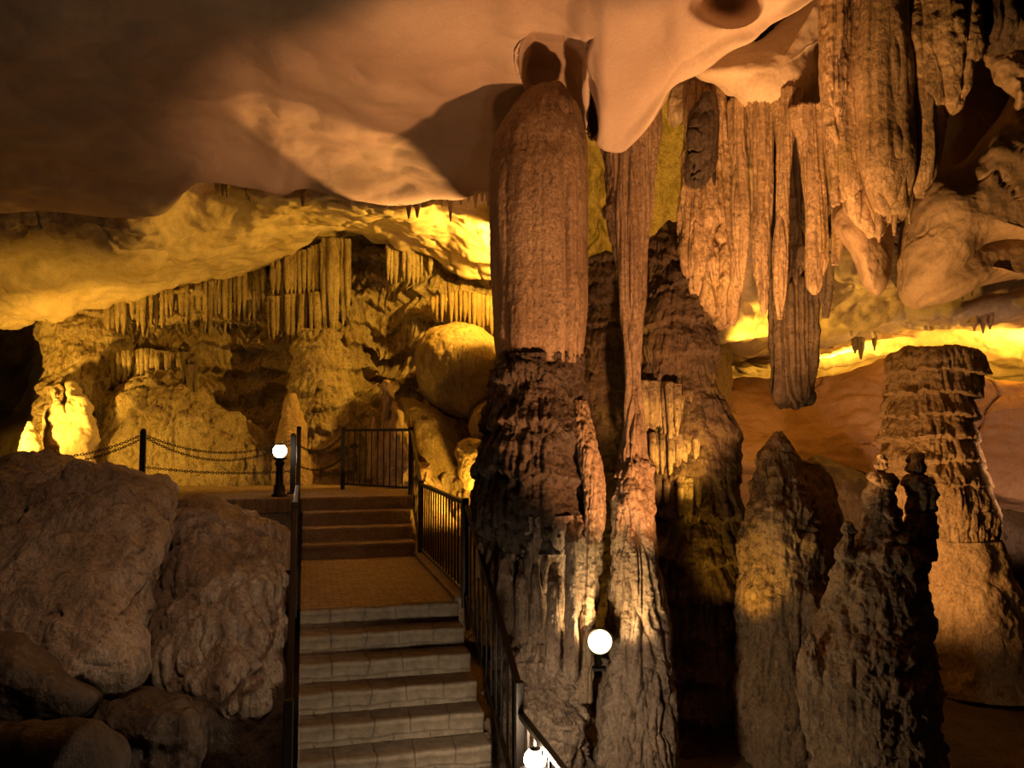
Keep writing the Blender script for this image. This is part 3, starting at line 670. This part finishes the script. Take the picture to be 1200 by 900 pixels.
pillar('peak', [(534, 1068, 1078, 7.02), (548, 1066, 1082, 7.02), (556, 1070, 1080, 7.02), (566, 1062, 1090, 7.0), (585, 1062, 1096, 7.0), (620, 1054, 1094, 7.0), (660, 1048, 1086, 7.0), (730, 1045, 1084, 6.95)], M_stal, dS, 140, 220, t)
pillar('peak', [(560, 1086, 1092, 7.05), (580, 1083, 1096, 7.05), (630, 1078, 1093, 7.05), (670, 1070, 1088, 7.05)], M_stal, dS, 70, 120, t)
pillar('peak', [(612, 990, 998, 6.9), (626, 987, 1003, 6.9), (670, 980, 1006, 6.9), (740, 966, 1010, 6.9)], M_stal, dS, 90, 120, t)
pillar('peak', [(742, 946, 954, 6.75), (760, 940, 962, 6.75), (800, 936, 972, 6.75), (880, 950, 990, 6.75)], M_stal, dS, 90, 120, t)
t = props(empty('stalagmite', at(1140, 755, 11)), 'tall terraced flat-topped stalagmite tower glowing orange at the right', 'stalagmite', kind='thing')
dT = total(rough(.07, 1.6, 3), where_z(where_z(tiers(.30, .12, 2.2, 9, .6, seed=4, tilt=.22), 1.9, 2.6), 4.1, 3.8), rough(.025, 7, 4), flute(.03, 9, .1))
pillar('body', [(416, 1046, 1142, 10.9), (424, 1042, 1144, 10.9), (450, 1042, 1140, 10.9), (470, 1038, 1134, 10.9), (500, 1036, 1136, 10.9), (540, 1036, 1146, 10.85), (580, 1040, 1154, 10.8), (620, 1056, 1162, 10.8), (640, 1062, 1166, 10.75)], M_tower, dT, 320, 420, t, cap_bot=False)
pillar('base', [(630, 1064, 1164, 10.75), (660, 1066, 1174, 10.7), (690, 1064, 1190, 10.65), (720, 1066, 1200, 10.6), (755, 1070, 1210, 10.5), (800, 1060, 1222, 10.4)], M_tower, total(rough(.07, 1.5, 3), rough(.02, 7, 4)), 260, 160, t, cap_top=False, cap_bot=False)

# ------------------------------------------------------------------ HANGING FORMATIONS right
def tite(name, rows, label, group=None, mat=M_hang, parent=None, amp=1.0, nu=110, nv=200, sq=1.0):
    o = pillar(name, rows, mat, total(flute(.04 * amp, 8, .025, seed=rows[0][1] * .1), rough(.03 * amp, 3.5, 3, sz=.12), rough(.004 * amp, 18, 2)), nu, nv, parent, sq)
    if label: tag(o, label, 'stalactite', group)
    return o
t = props(empty('rock_curtain', at(830, 330, 8.6)), 'mottled ochre rock drapery with a black tip hanging right of the slender column', 'drapery', kind='thing')
dH = total(rough(.07, 1.8, 3, sz=.4), flute(.06, 4.5, .03, seed=7), rough(.02, 7, 4, .6, sz=.4), crack(.06, 3, .08, seed=3, w=.09))
pillar('drapery', [(100, 812, 850, 8.9), (150, 806, 862, 8.9), (200, 800, 868, 8.85), (250, 794, 870, 8.8), (290, 792, 872, 8.75), (320, 802, 871, 8.7), (350, 822, 868, 8.7), (372, 838, 864, 8.7), (382, 846, 860, 8.7)], M_hang, dH, 260, 340, t, .6)
pillar('dark_fang', [(114, 822, 832, 8.66), (128, 817, 836, 8.62), (150, 812, 838, 8.60), (180, 808, 838, 8.62), (210, 806, 836, 8.70), (235, 806, 832, 8.82), (262, 808, 828, 8.95)], M_collar, dH, 120, 140, t)
ST = [([(120, 856, 880, 8.6), (190, 859, 878, 8.55), (260, 861, 876, 8.5), (310, 864, 874, 8.5), (342, 867, 871, 8.5)], 'pointed grey-brown stalactite beside the ochre drapery'),
      ([(110, 872, 908, 8.45), (170, 881, 905, 8.4), (250, 884, 902, 8.35), (310, 885, 901, 8.3), (345, 889, 900, 8.3), (368, 893, 897, 8.3)], 'long ribbed stalactite next to the pointed grey-brown one'),
      ([(110, 904, 940, 8.3), (160, 908, 930, 8.25), (240, 908, 924, 8.2), (300, 907, 924, 8.15), (345, 908, 921, 8.15), (374, 911, 917, 8.15)], 'longest ribbed stalactite in front of the fluted trunk'),
      ([(130, 926, 970, 8.1), (180, 938, 967, 8.05), (250, 944, 967, 8.0), (290, 944, 971, 8.0), (312, 945, 967, 8.0), (335, 947, 960, 8.0), (345, 951, 956, 8.0)], 'broad stalactite with a stepped blunt tip above the fluted trunk'),
      ([(150, 962, 1000, 7.95), (210, 970, 996, 7.9), (260, 972, 990, 7.9), (290, 972, 986, 7.9), (310, 974, 981, 7.9)], 'short brown stalactite left of the smooth pale lobe')]
for r, l in ST: tite('stalactite', r, l, 'stalactites in the hanging cluster')
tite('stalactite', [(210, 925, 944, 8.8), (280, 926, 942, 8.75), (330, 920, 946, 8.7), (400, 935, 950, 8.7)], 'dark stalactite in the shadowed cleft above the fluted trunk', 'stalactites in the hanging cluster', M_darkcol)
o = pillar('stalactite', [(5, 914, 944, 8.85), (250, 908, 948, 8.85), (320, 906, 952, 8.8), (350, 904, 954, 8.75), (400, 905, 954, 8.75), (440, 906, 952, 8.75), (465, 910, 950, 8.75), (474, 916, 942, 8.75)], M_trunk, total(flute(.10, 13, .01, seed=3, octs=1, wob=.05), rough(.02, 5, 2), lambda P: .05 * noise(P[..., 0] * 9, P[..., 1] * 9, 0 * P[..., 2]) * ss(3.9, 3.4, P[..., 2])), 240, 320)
tag(o, 'thick fluted stalactite trunk with a cut off lower end', 'stalactite')
tite('stalactite', [(300, 956, 974, 8.5), (340, 960, 972, 8.5), (372, 965, 970, 8.5)], 'small dark stalactite right of the fluted trunk', None, M_darkcol)
# fluted curtain
t = props(empty('rock_curtain', at(1030, 150, 7.6)), 'large orange fluted rock curtain hanging from the ceiling', 'drapery', kind='thing')
dJ = total(flute(.13, 2.6, .012, seed=5, wob=.08, octs=1), flute(.035, 7, .01, seed=15, wob=.05, octs=1), rough(.05, 1.6, 3, sz=.15), rough(.005, 13, 2))
pillar('curtain', [(-60, 962, 1115, 7.6), (0, 966, 1110, 7.6), (60, 968, 1104, 7.55), (110, 972, 1098, 7.5), (150, 976, 1096, 7.5), (190, 982, 1092, 7.45), (220, 990, 1082, 7.45), (245, 1002, 1070, 7.45), (262, 1010, 1050, 7.45), (276, 1018, 1034, 7.45)], M_hang, dJ, 420, 460, t, .7)
pillar('upper_tier', [(-40, 1060, 1150, 7.35), (20, 1058, 1152, 7.3), (60, 1062, 1150, 7.25), (80, 1066, 1140, 7.25), (104, 1070, 1136, 7.28), (122, 1078, 1128, 7.3), (132, 1090, 1116, 7.35)], M_hang, total(flute(.05, 4.5, .02, seed=8, octs=1), tiers(.8, .05, 2, 7, .5, seed=2), rough(.015, 9, 3)), 240, 240, t, .7)
pillar('left_fold', [(-40, 962, 990, 7.3), (30, 962, 992, 7.3), (90, 966, 990, 7.3), (150, 968, 986, 7.35), (200, 972, 984, 7.4), (240, 976, 984, 7.45)], M_hang, total(flute(.04, 12, .03, seed=9), rough(.015, 10, 3)), 100, 240, t)
for x, y0, y1, w in ((1066, 232, 262, 9), (1082, 205, 232, 8), (1048, 250, 276, 9), (1030, 262, 284, 10), (1108, 100, 150, 9), (1096, 95, 134, 8), (1006, 240, 262, 8)):
    pillar('drip', [(y0 - 14, x - w / 2, x + w / 2, 7.35), (y0, x - w * .45, x + w * .45, 7.33), (y1, x - 1.5, x + 1.5, 7.35)], M_hang, rough(.008, 14, 3), 36, 50, t)
# smooth lobes
dL = total(rough(.06, 1.2, 3), rough(.012, 7, 3), crack(.03, 2.0, seed=4, w=.03))
tag(blob('hanging_rock', [(985, 215), (1010, 225), (1042, 250), (1046, 300), (1040, 335), (1028, 347), (1012, 338), (996, 308), (984, 285), (974, 255)], 7.9, .4, .5, M_smooth, dL), 'smooth pale tapering rock lobe hanging under the orange curtain', 'rock')
tag(blob('hanging_rock', [(1062, 250), (1085, 205), (1120, 190), (1160, 150), (1200, 100), (1270, 90), (1300, 200), (1290, 300), (1200, 292), (1160, 300), (1130, 330), (1100, 350), (1075, 358), (1055, 345), (1052, 300)], 8.3, .9, 1.0, M_smooth, dL, 320, 160), 'big smooth olive-grey rock bulge right of the orange curtain', 'rock')
tag(blob('hanging_rock', [(1090, 290), (1140, 270), (1200, 262), (1290, 262), (1300, 345), (1200, 324), (1150, 336), (1110, 352), (1080, 356), (1075, 335)], 8.0, .4, .6, M_smooth, dL), 'low smooth rock roll under the olive-grey bulge', 'rock')
tag(blob('hanging_rock', [(1088, 50), (1140, 30), (1210, 50), (1310, 80), (1310, 280), (1200, 280), (1130, 260), (1092, 210)], 9.3, .35, .6, M_smooth, dL), 'pale shaded rock hollow between the orange curtain and the upper right corner', 'rock')
tag(blob('hanging_rock', [(1155, 66), (1170, 50), (1200, 52), (1250, 62), (1255, 100), (1210, 108), (1194, 128), (1186, 108), (1166, 98)], 7.7, .3, .4, M_smooth, total(rough(.07, 3, 4))), 'pale jagged ledge below the dark brown rock in the upper right corner', 'rock')
tag(blob('hanging_rock', [(1110, -60), (1300, -60), (1300, 50), (1200, 58), (1165, 62), (1135, 45), (1115, 10)], 7.6, .5, .8, M_darkcol, total(rough(.06, 2, 4), flute(.05, 6, .2))), 'dark brown knobbly rock in the upper right corner', 'rock')
tag(blob('hanging_rock', [(960, 270), (1000, 290), (1050, 330), (1100, 352), (1130, 340), (1120, 300), (1060, 250), (1000, 240)], 9.0, .3, .8, M_darkcol, total(rough(.09, 2, 4), crack(.06, 3, seed=4))), 'dark shadowed rock behind the pale hanging lobe', 'rock')
# cream nub at the ceiling
tag(blob('hanging_rock', [(812, 84), (850, 62), (890, 45), (925, 20), (950, 0), (975, -30), (985, 30), (968, 52), (972, 70), (980, 90), (966, 112), (948, 134), (925, 142), (900, 138), (880, 132), (862, 118), (842, 100)], 8.7, .55, .7, M_nub, total(rough(.05, 1.2, 3), rough(.01, 7, 3)), 300, 140, c=(912, 80)), 'smooth cream bulge of ceiling rock above the stalactite cluster', 'rock')
tag(blob('hanging_rock', [(780, 120), (800, 92), (822, 82), (845, 98), (862, 122), (868, 150), (856, 152), (838, 140), (822, 112), (806, 118), (790, 150)], 9.3, .25, .5, M_far, rough(.06, 2.4, 4)), 'pale arched rock rib over the ochre drapery', 'rock')

# small stalactites
def small(x, y0, y1, w, d, label, group, mat=M_hang):
    return tite('stalactite', [(y0 - 12, x - w * .7, x + w * .7, d), (y0, x - w * .55, x + w * .55, d), ((y0 + y1) / 2, x - w * .3, x + w * .3, d), (y1, x - .8, x + .8, d)], label, group, mat, None, .5, 28, 50)
G1 = 'small stalactites on the far ceiling edge'
ORD = ['tiny leftmost stalactite', 'second tiny stalactite from the left', 'left twin of the dark stalactite pair', 'right twin of the dark stalactite pair', 'stubby stalactite just left of the longest one', 'longest dark stalactite', 'stubby stalactite just right of the longest one', 'fourth stalactite from the massive column', 'third stalactite from the massive column', 'second stalactite from the massive column', 'stalactite touching the massive column outline']
for o_, (x, y0, y1, w) in zip(ORD, [(453, 230, 244, 6), (463, 232, 243, 6), (479, 232, 256, 9), (489, 232, 255, 9), (518, 230, 243, 7), (528, 228, 260, 8), (540, 226, 240, 7), (549, 224, 238, 7), (557, 222, 244, 7), (565, 220, 236, 7), (572, 218, 242, 8)]):
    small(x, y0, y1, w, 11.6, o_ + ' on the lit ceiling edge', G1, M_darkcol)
small(355, 214, 242, 11, 11.9, 'brown stalactite hanging alone above the far ceiling', None)
G2 = 'tiny stalactites on the cream ceiling patch'
for q, (x, y1) in zip(('leftmost', 'middle', 'rightmost'), ((254, 228), (261, 230), (266, 231))): small(x, 222, y1, 3.5, 13.2, q + ' tiny dark stalactite on the cream patch above the back ceiling', G2, M_darkcol)
G3 = 'stalactites under the right hanging rock'
for q, (x, y0, y1, w, dd) in zip(('longest', 'middle', 'smallest'), ((1128, 325, 352, 9, 8.4), (1139, 322, 347, 10, 8.3), (1148, 318, 333, 7, 8.3))): small(x, y0, y1, w, dd, q + ' short dark stalactite under the olive-grey bulge at the right', G3, M_darkcol)
G4 = 'stalactites over the glowing strip'
for q, (x, y0, y1, w) in zip(('left', 'longest', 'right'), ((1002, 408, 414, 5), (1009, 408, 421, 6), (1025, 404, 411, 4))): small(x, y0, y1, w, 14.0, q + ' tiny dark stalactite over the glowing yellow strip at the right', G4, M_darkcol)
G5 = 'stalactites on the far right ledge'
for q, (x, y0, y1, w) in zip(('left', 'longest', 'right'), ((1142, 380, 388, 6), (1152, 372, 391, 7), (1160, 378, 386, 5))): small(x, y0, y1, w, 12.2, q + ' small brown stalactite on the yellow ledge at the far right', G5)

# ------------------------------------------------------------------ FORMATIONS on the back wall
dW = total(rough(.10, 1.2, 4), rough(.03, 5, 4), flute(.04, 6, .1))
tag(blob('flowstone_boulder', [(486, 430), (494, 398), (515, 382), (545, 378), (572, 390), (588, 420), (590, 460), (575, 485), (548, 490), (520, 484), (496, 462)], 15.6, .9, 1.2, M_ochre, total(rough(.06, 1.3, 3), rough(.015, 6, 4), flute(.03, 5, .05)), 220, 110), 'big round flowstone boulder on the wall left of the massive column', 'rock')
tag(pillar('flowstone_mound', [(390, 352, 392, 17.2), (405, 346, 402, 17.1), (430, 342, 410, 17), (470, 340, 413, 16.8), (520, 338, 414, 16.5), (580, 334, 416, 16.2)], M_flow, total(rough(.1, 1.5, 3), tiers(.4, .14, 3, 9, .5, seed=3), rough(.04, 6, 4)), 200, 220), 'rounded knobbly flowstone mound on the back wall behind the corner railing', 'flowstone')
tag(pillar('stalagmite', [(462, 340, 346, 15.6), (472, 334, 350, 15.6), (500, 327, 358, 15.5), (530, 322, 362, 15.4), (575, 318, 366, 15.3)], M_tower, total(rough(.05, 2.4, 3), rough(.015, 9, 3)), 130, 150), 'pale conical stalagmite behind the bollard lamp', 'stalagmite')
tag(pillar('stalagmite', [(447, 449, 462, 15.4), (452, 446, 467, 15.4), (460, 449, 464, 15.4), (480, 449, 461, 15.4), (500, 446, 460, 15.4), (540, 440, 466, 15.3), (580, 436, 470, 15.2)], M_tower, total(rough(.04, 4, 3), flute(.03, 10, .06)), 120, 160), 'slim flared stalagmite lit yellow behind the corner railing', 'stalagmite')
tag(pillar('stalagmite', [(488, 437, 440, 15.6), (505, 434, 443, 15.6), (560, 430, 446, 15.5)], M_tower, total(rough(.02, 5, 3)), 60, 80), 'small spike stalagmite left of the slim flared one', 'stalagmite')
tag(blob('rock_ridge', [(463, 470), (474, 490), (482, 520), (490, 540), (505, 542), (504, 556), (516, 570), (526, 590), (540, 640), (560, 720), (470, 720), (455, 600), (452, 520)], 14.6, .5, .9, M_tower, total(rough(.10, 2, 4), rough(.03, 7, 3)), 220, 100, g=-.006), 'sharp rock ridge with a glowing yellow edge behind the landing railing', 'rock')
tag(blob('flowstone_boulder', [(555, 480), (572, 465), (588, 452), (600, 470), (600, 520), (582, 530), (560, 520), (548, 500)], 14.9, .4, .8, M_ochre, rough(.07, 2, 4)), 'small yellow rock knob under the big round boulder', 'rock')
tag(blob('flowstone_boulder', [(470, 470), (500, 475), (530, 500), (545, 540), (540, 580), (500, 560), (480, 520)], 15.4, .5, .8, M_ochre, rough(.08, 1.5, 4)), 'smooth ochre rock bulge behind the glowing ridge', 'rock')
tag(blob('flowstone_boulder', [(535, 525), (550, 512), (570, 516), (580, 540), (575, 575), (552, 575), (538, 555)], 14.2, .35, .6, M_ochre, rough(.06, 2, 4)), 'dim rounded rock knob beside the massive column at rail height', 'rock')
# organ pipes and fringes: every pipe is a part of its curtain
prng = np.random.RandomState(3)
def pipes(name, label, x0, x1, n, top, bot, d, jit=8, mat=None, part='pipe', fat=1.15, cat='flowstone', host=None):
    f = lambda v, u: float(np.interp(u, np.linspace(0, 1, len(v)), v)) if isinstance(v, (list, tuple)) else v
    t = host or props(empty(name, at((x0 + x1) / 2, f(bot, .5), f(d, .5))), label, cat, kind='thing')
    for k in range(n):
        u = (k + .5) / n; x = x0 + (x1 - x0) * u + prng.uniform(-1, 1); w = (x1 - x0) / n * fat * prng.uniform(.75, 1.25)
        ya = f(top, u) - 4; yb = f(bot, u) + prng.uniform(-jit, jit); dd = f(d, u) + prng.uniform(-.12, .12)
        pillar(part, [(ya, x - w * .5, x + w * .5, dd + .1), (ya + .35 * (yb - ya), x - w * .5, x + w * .5, dd), (ya + .75 * (yb - ya), x - w * .36, x + w * .36, dd), (yb, x - w * .1, x + w * .1, dd + .03)], mat or M_flow, rough(.03, 4, 3, sz=.2), 26, 46, t)
    return t
pipes('organ_pipe_flowstone', 'tallest bundle of organ pipe flowstone at the upper middle of the back wall', 378, 412, 5, 284, (408, 404, 380, 372), 17.45, 6, fat=1.3)
pipes('organ_pipe_flowstone', 'upper row of dark organ pipes on the back wall', 318, 380, 12, (312, 288), (346, 352), 17.5, 7)
pipes('organ_pipe_flowstone', 'lower row of pale organ pipes on the back wall', 312, 378, 12, (352, 346), (396, 402), 17.35, 7)
pipes('rock_curtain', 'dark drapery fringe under the glowing far ceiling', 452, 506, 11, (286, 290, 306), (330, 334, 324), 17.0, 6, part='drip', cat='drapery')
pipes('rock_curtain', 'long fringe of dripstone under the left part of the cream ceiling', 118, 312, 34, (358, 343, 326, 312), (392, 384, 392, 372), (16.6, 16.9, 17.5, 17.8), 14, part='drip', cat='drapery')
pipes('rock_curtain', 'low knobbly fringe on the wall above the flowstone apron', 130, 215, 18, (418, 412, 420), (448, 444, 440), 16.1, 6, part='drip', cat='drapery')
pipes('rock_curtain', 'small fringe on the wall above the round boulder', 505, 580, 14, (352, 344, 352), (372, 380, 388), 16.4, 6, M_ochre, part='drip', cat='drapery')
pipes('', '', 752, 812, 12, (450, 452, 456), (514, 520, 500), (8.86, 8.74, 8.85), 4, part='curtain_rib', fat=1.9, host=THIRD)
pipes('', '', 758, 824, 13, (510, 514, 506), (556, 560, 542), (8.80, 8.66, 8.8), 5, part='curtain_rib', fat=1.9, host=THIRD)
pipes('', '', 768, 826, 11, (560, 562, 566), (590, 606, 612), (8.78, 8.64, 8.75), 6, part='curtain_rib', fat=1.9, host=THIRD)
tag(pillar('flowstone_pier', [(360, 58, 150, 17.2), (385, 54, 150, 17.1), (420, 60, 152, 16.9), (450, 54, 150, 16.8), (480, 48, 146, 16.6), (510, 40, 140, 16.5), (560, 30, 140, 16.3)], M_flow, total(rough(.14, 1.1, 4), tiers(.5, .22, 2, 6, .6, seed=6, tilt=.7), flute(.06, 5, .08), rough(.04, 5, 4)), 240, 240), 'craggy bright yellow flowstone pier at the left end of the back wall', 'flowstone')
# broad apron at the left
tag(blob('flowstone_apron', [(148, 446), (176, 440), (212, 438), (232, 455), (262, 480), (300, 505), (330, 540), (330, 600), (80, 600), (92, 545), (112, 505), (128, 470)], 15.9, .7, 1.0, M_flow, total(rough(.10, 1.2, 3), flute(.08, 3, .04), tiers(.6, .10, 2, 6, .5, seed=9, tilt=.8), rough(.03, 5, 4)), 280, 160, g=-.004), 'broad smooth flowstone apron behind the chain barrier', 'flowstone')
for q, (x, y0, y1, dd) in zip(('left', 'longest middle', 'right'), ((216, 425, 465, 15.75), (222, 440, 482, 15.65), (228, 432, 470, 15.75))):
    small(x, y0, y1, 7, dd, q + ' grey stalactite in the small cluster above the flowstone apron', 'grey stalactites above the apron', M_darkcol)
tag(pillar('stalagmite', [(494, 32, 36, 14.4), (502, 29, 39, 14.4), (515, 25, 44, 14.4), (540, 20, 50, 14.4)], M_far, rough(.04, 5, 3), 60, 80), 'small glowing yellow stalagmite at the far left above the boulder', 'stalagmite')
tag(blob('flowstone_boulder', [(52, 520), (58, 470), (64, 455), (74, 470), (84, 450), (100, 465), (112, 500), (112, 560), (52, 560)], 15.2, .4, .6, M_far, total(rough(.14, 2.2, 4))), 'craggy yellow rock lit at the foot of the left wall', 'rock')

# ------------------------------------------------------------------ BOULDERS left foreground
dBo = total(rough(.13, .6, 3, .4), billow(.11, 1.1, 3, seed=12), rough(.06, 2.2, 3), crack(.14, .9, seed=3, w=.05), crack(.06, 2.2, seed=6, w=.06), rough(.022, 5, 4))
t = blob('boulder', [(-180, 570), (-90, 545), (0, 538), (60, 537), (105, 537), (140, 546), (168, 556), (196, 566), (210, 585), (214, 610), (204, 650), (184, 700), (172, 750), (150, 796), (80, 815), (30, 800), (-60, 780), (-180, 760)], 8.2, 1.1, 1.6, M_bould, dBo, 380, 240, g=-.009, c=(60, 640), p=.8)
tag(t, 'big pale brown boulder left of the steps under the chain post', 'boulder')
dB2 = total(rough(.10, .9, 3), flute(.10, 3.2, .08, seed=2), billow(.06, 1.6, 2, seed=1), crack(.07, 1.8, .25, seed=8, w=.06), rough(.02, 6, 4))
tag(blob('boulder', [(196, 612), (215, 600), (262, 616), (300, 630), (332, 642), (341, 668), (338, 720), (330, 770), (318, 830), (280, 850), (225, 835), (190, 815), (160, 790), (168, 730), (190, 670)], 8.4, .7, 1.2, M_bould, dB2, 320, 180, g=-.006, p=.8), 'striated brown boulder right against the left railing', 'boulder')
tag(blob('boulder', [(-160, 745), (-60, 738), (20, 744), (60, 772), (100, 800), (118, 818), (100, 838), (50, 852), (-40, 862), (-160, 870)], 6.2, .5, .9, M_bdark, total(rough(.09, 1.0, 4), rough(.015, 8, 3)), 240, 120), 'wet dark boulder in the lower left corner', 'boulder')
tag(blob('boulder', [(206, 592), (240, 584), (275, 592), (308, 604), (336, 622), (342, 652), (300, 650), (250, 640), (206, 620)], 9.4, .5, .9, M_bould, total(rough(.10, 1.4, 4), rough(.03, 7, 3)), 220, 110), 'low ridged rock under the edge of the platform', 'boulder')
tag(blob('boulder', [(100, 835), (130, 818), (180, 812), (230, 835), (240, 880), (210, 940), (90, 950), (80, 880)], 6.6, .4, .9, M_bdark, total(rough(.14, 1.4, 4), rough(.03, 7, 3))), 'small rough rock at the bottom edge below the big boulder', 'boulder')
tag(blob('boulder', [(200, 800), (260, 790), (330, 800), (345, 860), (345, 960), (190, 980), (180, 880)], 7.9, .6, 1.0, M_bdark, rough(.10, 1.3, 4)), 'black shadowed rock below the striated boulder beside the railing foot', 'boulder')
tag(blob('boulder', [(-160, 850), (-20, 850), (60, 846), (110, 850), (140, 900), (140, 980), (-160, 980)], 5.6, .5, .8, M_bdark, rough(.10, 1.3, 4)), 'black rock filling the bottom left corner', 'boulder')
# dark rock behind the floor gap, right
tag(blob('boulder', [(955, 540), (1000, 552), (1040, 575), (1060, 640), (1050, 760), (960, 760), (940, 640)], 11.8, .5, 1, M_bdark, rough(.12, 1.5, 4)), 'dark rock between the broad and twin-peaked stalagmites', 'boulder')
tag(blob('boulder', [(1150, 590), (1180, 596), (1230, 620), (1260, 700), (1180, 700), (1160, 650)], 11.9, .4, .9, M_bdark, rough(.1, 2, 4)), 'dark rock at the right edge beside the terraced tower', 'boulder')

# ------------------------------------------------------------------ LIGHTS
YEL = (1.0, .50, .055); AMB = (1.0, .47, .14); PNK = (1.0, .425, .155); WHT = (1.0, .80, .56)
def spot(name, p, tgt, w, col, ang, blend=.3, size=.08):
    l = bpy.data.lights.new(name, 'SPOT'); l.energy = w; l.color = col; l.spot_size = math.radians(ang); l.spot_blend = blend; l.shadow_soft_size = size
    o = bpy.data.objects.new(name, l); COL.objects.link(o); o.location = tuple(map(float, p))
    o.rotation_euler = (Vector(tuple(map(float, tgt))) - o.location).to_track_quat('-Z', 'Y').to_euler(); return o
def point(name, p, w, col, size=.08):
    l = bpy.data.lights.new(name, 'POINT'); l.energy = w; l.color = col; l.shadow_soft_size = size
    o = bpy.data.objects.new(name, l); COL.objects.link(o); o.location = tuple(map(float, p)); return o
spot('flood_light', fl + np.array([0, -.14, 0]), at(718, 560, 7.5), 60, (1, .66, .30), 168, .4, .06)
# coloured cave floodlights; spots marked as added are extra
spot('ceiling_flood', at(980, 860, 5.0), at(665, 165, 9.8), 1300, PNK, 64, .33, .1)
spot('ceiling_flood', at(540, 900, 5.2), at(630, 110, 8.8), 170, PNK, 38, .5, .2)
spot('curtain_flood', at(800, 860, 5.6), at(1040, 130, 7.8), 1500, AMB, 50, .5)
spot('back_flood', at(600, 300, 14.5), at(480, 300, 17.5), 900, YEL, 160, .15)
spot('patch_added_spot', at(600, 420, 13.4), at(462, 188, 10.9), 1500, AMB, 30, .12)  # added spot; its cone edge stands in for the shadow line on the ceiling
spot('left_wall_flood', at(-15, 535, 13.2), at(120, 450, 16.8), 260, YEL, 130, .5)
spot('left_wall_flood', at(-30, 540, 13.0), at(110, 425, 16.8), 950, YEL, 62, .6)  # extra narrow spot, added to brighten the flowstone pier
spot('wall_flood', at(130, 560, 13.2), at(320, 410, 17.6), 130, YEL, 110, .6)
spot('right_wall_flood', at(560, 600, 13.6), at(470, 440, 17.0), 170, YEL, 110, .4)
spot('ridge_flood', at(560, 600, 13.4), at(490, 530, 14.8), 110, YEL, 110, .4)
spot('passage_flood', at(985, 440, 15.8), at(1000, 405, 16.5), 420, YEL, 165, .2)
spot('passage_flood', at(858, 448, 12.4), at(960, 350, 12.4), 260, YEL, 100, .4)
spot('passage_flood', at(1215, 440, 14.0), at(1130, 400, 15), 500, YEL, 165, .2)
spot('slope_flood', at(1330, 600, 9.0), at(1100, 505, 13.2), 240, (1, .54, .30), 70, .4)
spot('tower_flood', at(985, 670, 9.0), at(1095, 510, 10.9), 300, AMB, 120, .5)
spot('olive_flood', at(762, 330, 10.5), at(765, 190, 12.3), 380, YEL, 120, .5)
spot('gap_flood', at(735, 745, 8.7), at(708, 650, 10.2), 30, YEL, 90, .5)
spot('curtain_yellow', at(830, 610, 8.0), at(780, 500, 9.0), 90, YEL, 44, .5)
spot('stalagmite_flood', at(838, 760, 7.7), at(885, 620, 8.4), 45, YEL, 70, .6)
spot('boulder_flood', at(330, 250, 4.5), at(140, 660, 7.6), 165, (1, .58, .32), 70, .8, .2)

w = bpy.data.worlds.new('cave_dark'); sc.world = w; w.use_nodes = True
w.node_tree.nodes['Background'].inputs[0].default_value = (1, .55, .25, 1); w.node_tree.nodes['Background'].inputs[1].default_value = .004

# ------------------------------------------------------------------ CAMERA
cam = bpy.data.cameras.new('camera'); co = bpy.data.objects.new('camera', cam); COL.objects.link(co)
cam.sensor_width = 36; cam.lens = F / 1200 * 36; cam.clip_start = .05; cam.clip_end = 200
co.location = (0, 0, E); co.rotation_euler = (PI / 2 + PITCH, 0, 0)
sc.camera = co
sc.view_settings.view_transform = 'Standard'; sc.view_settings.look = 'None'; sc.view_settings.gamma = 1; sc.view_settings.exposure = 0.0
try: sc.view_settings.use_curve_mapping = False
except Exception: pass
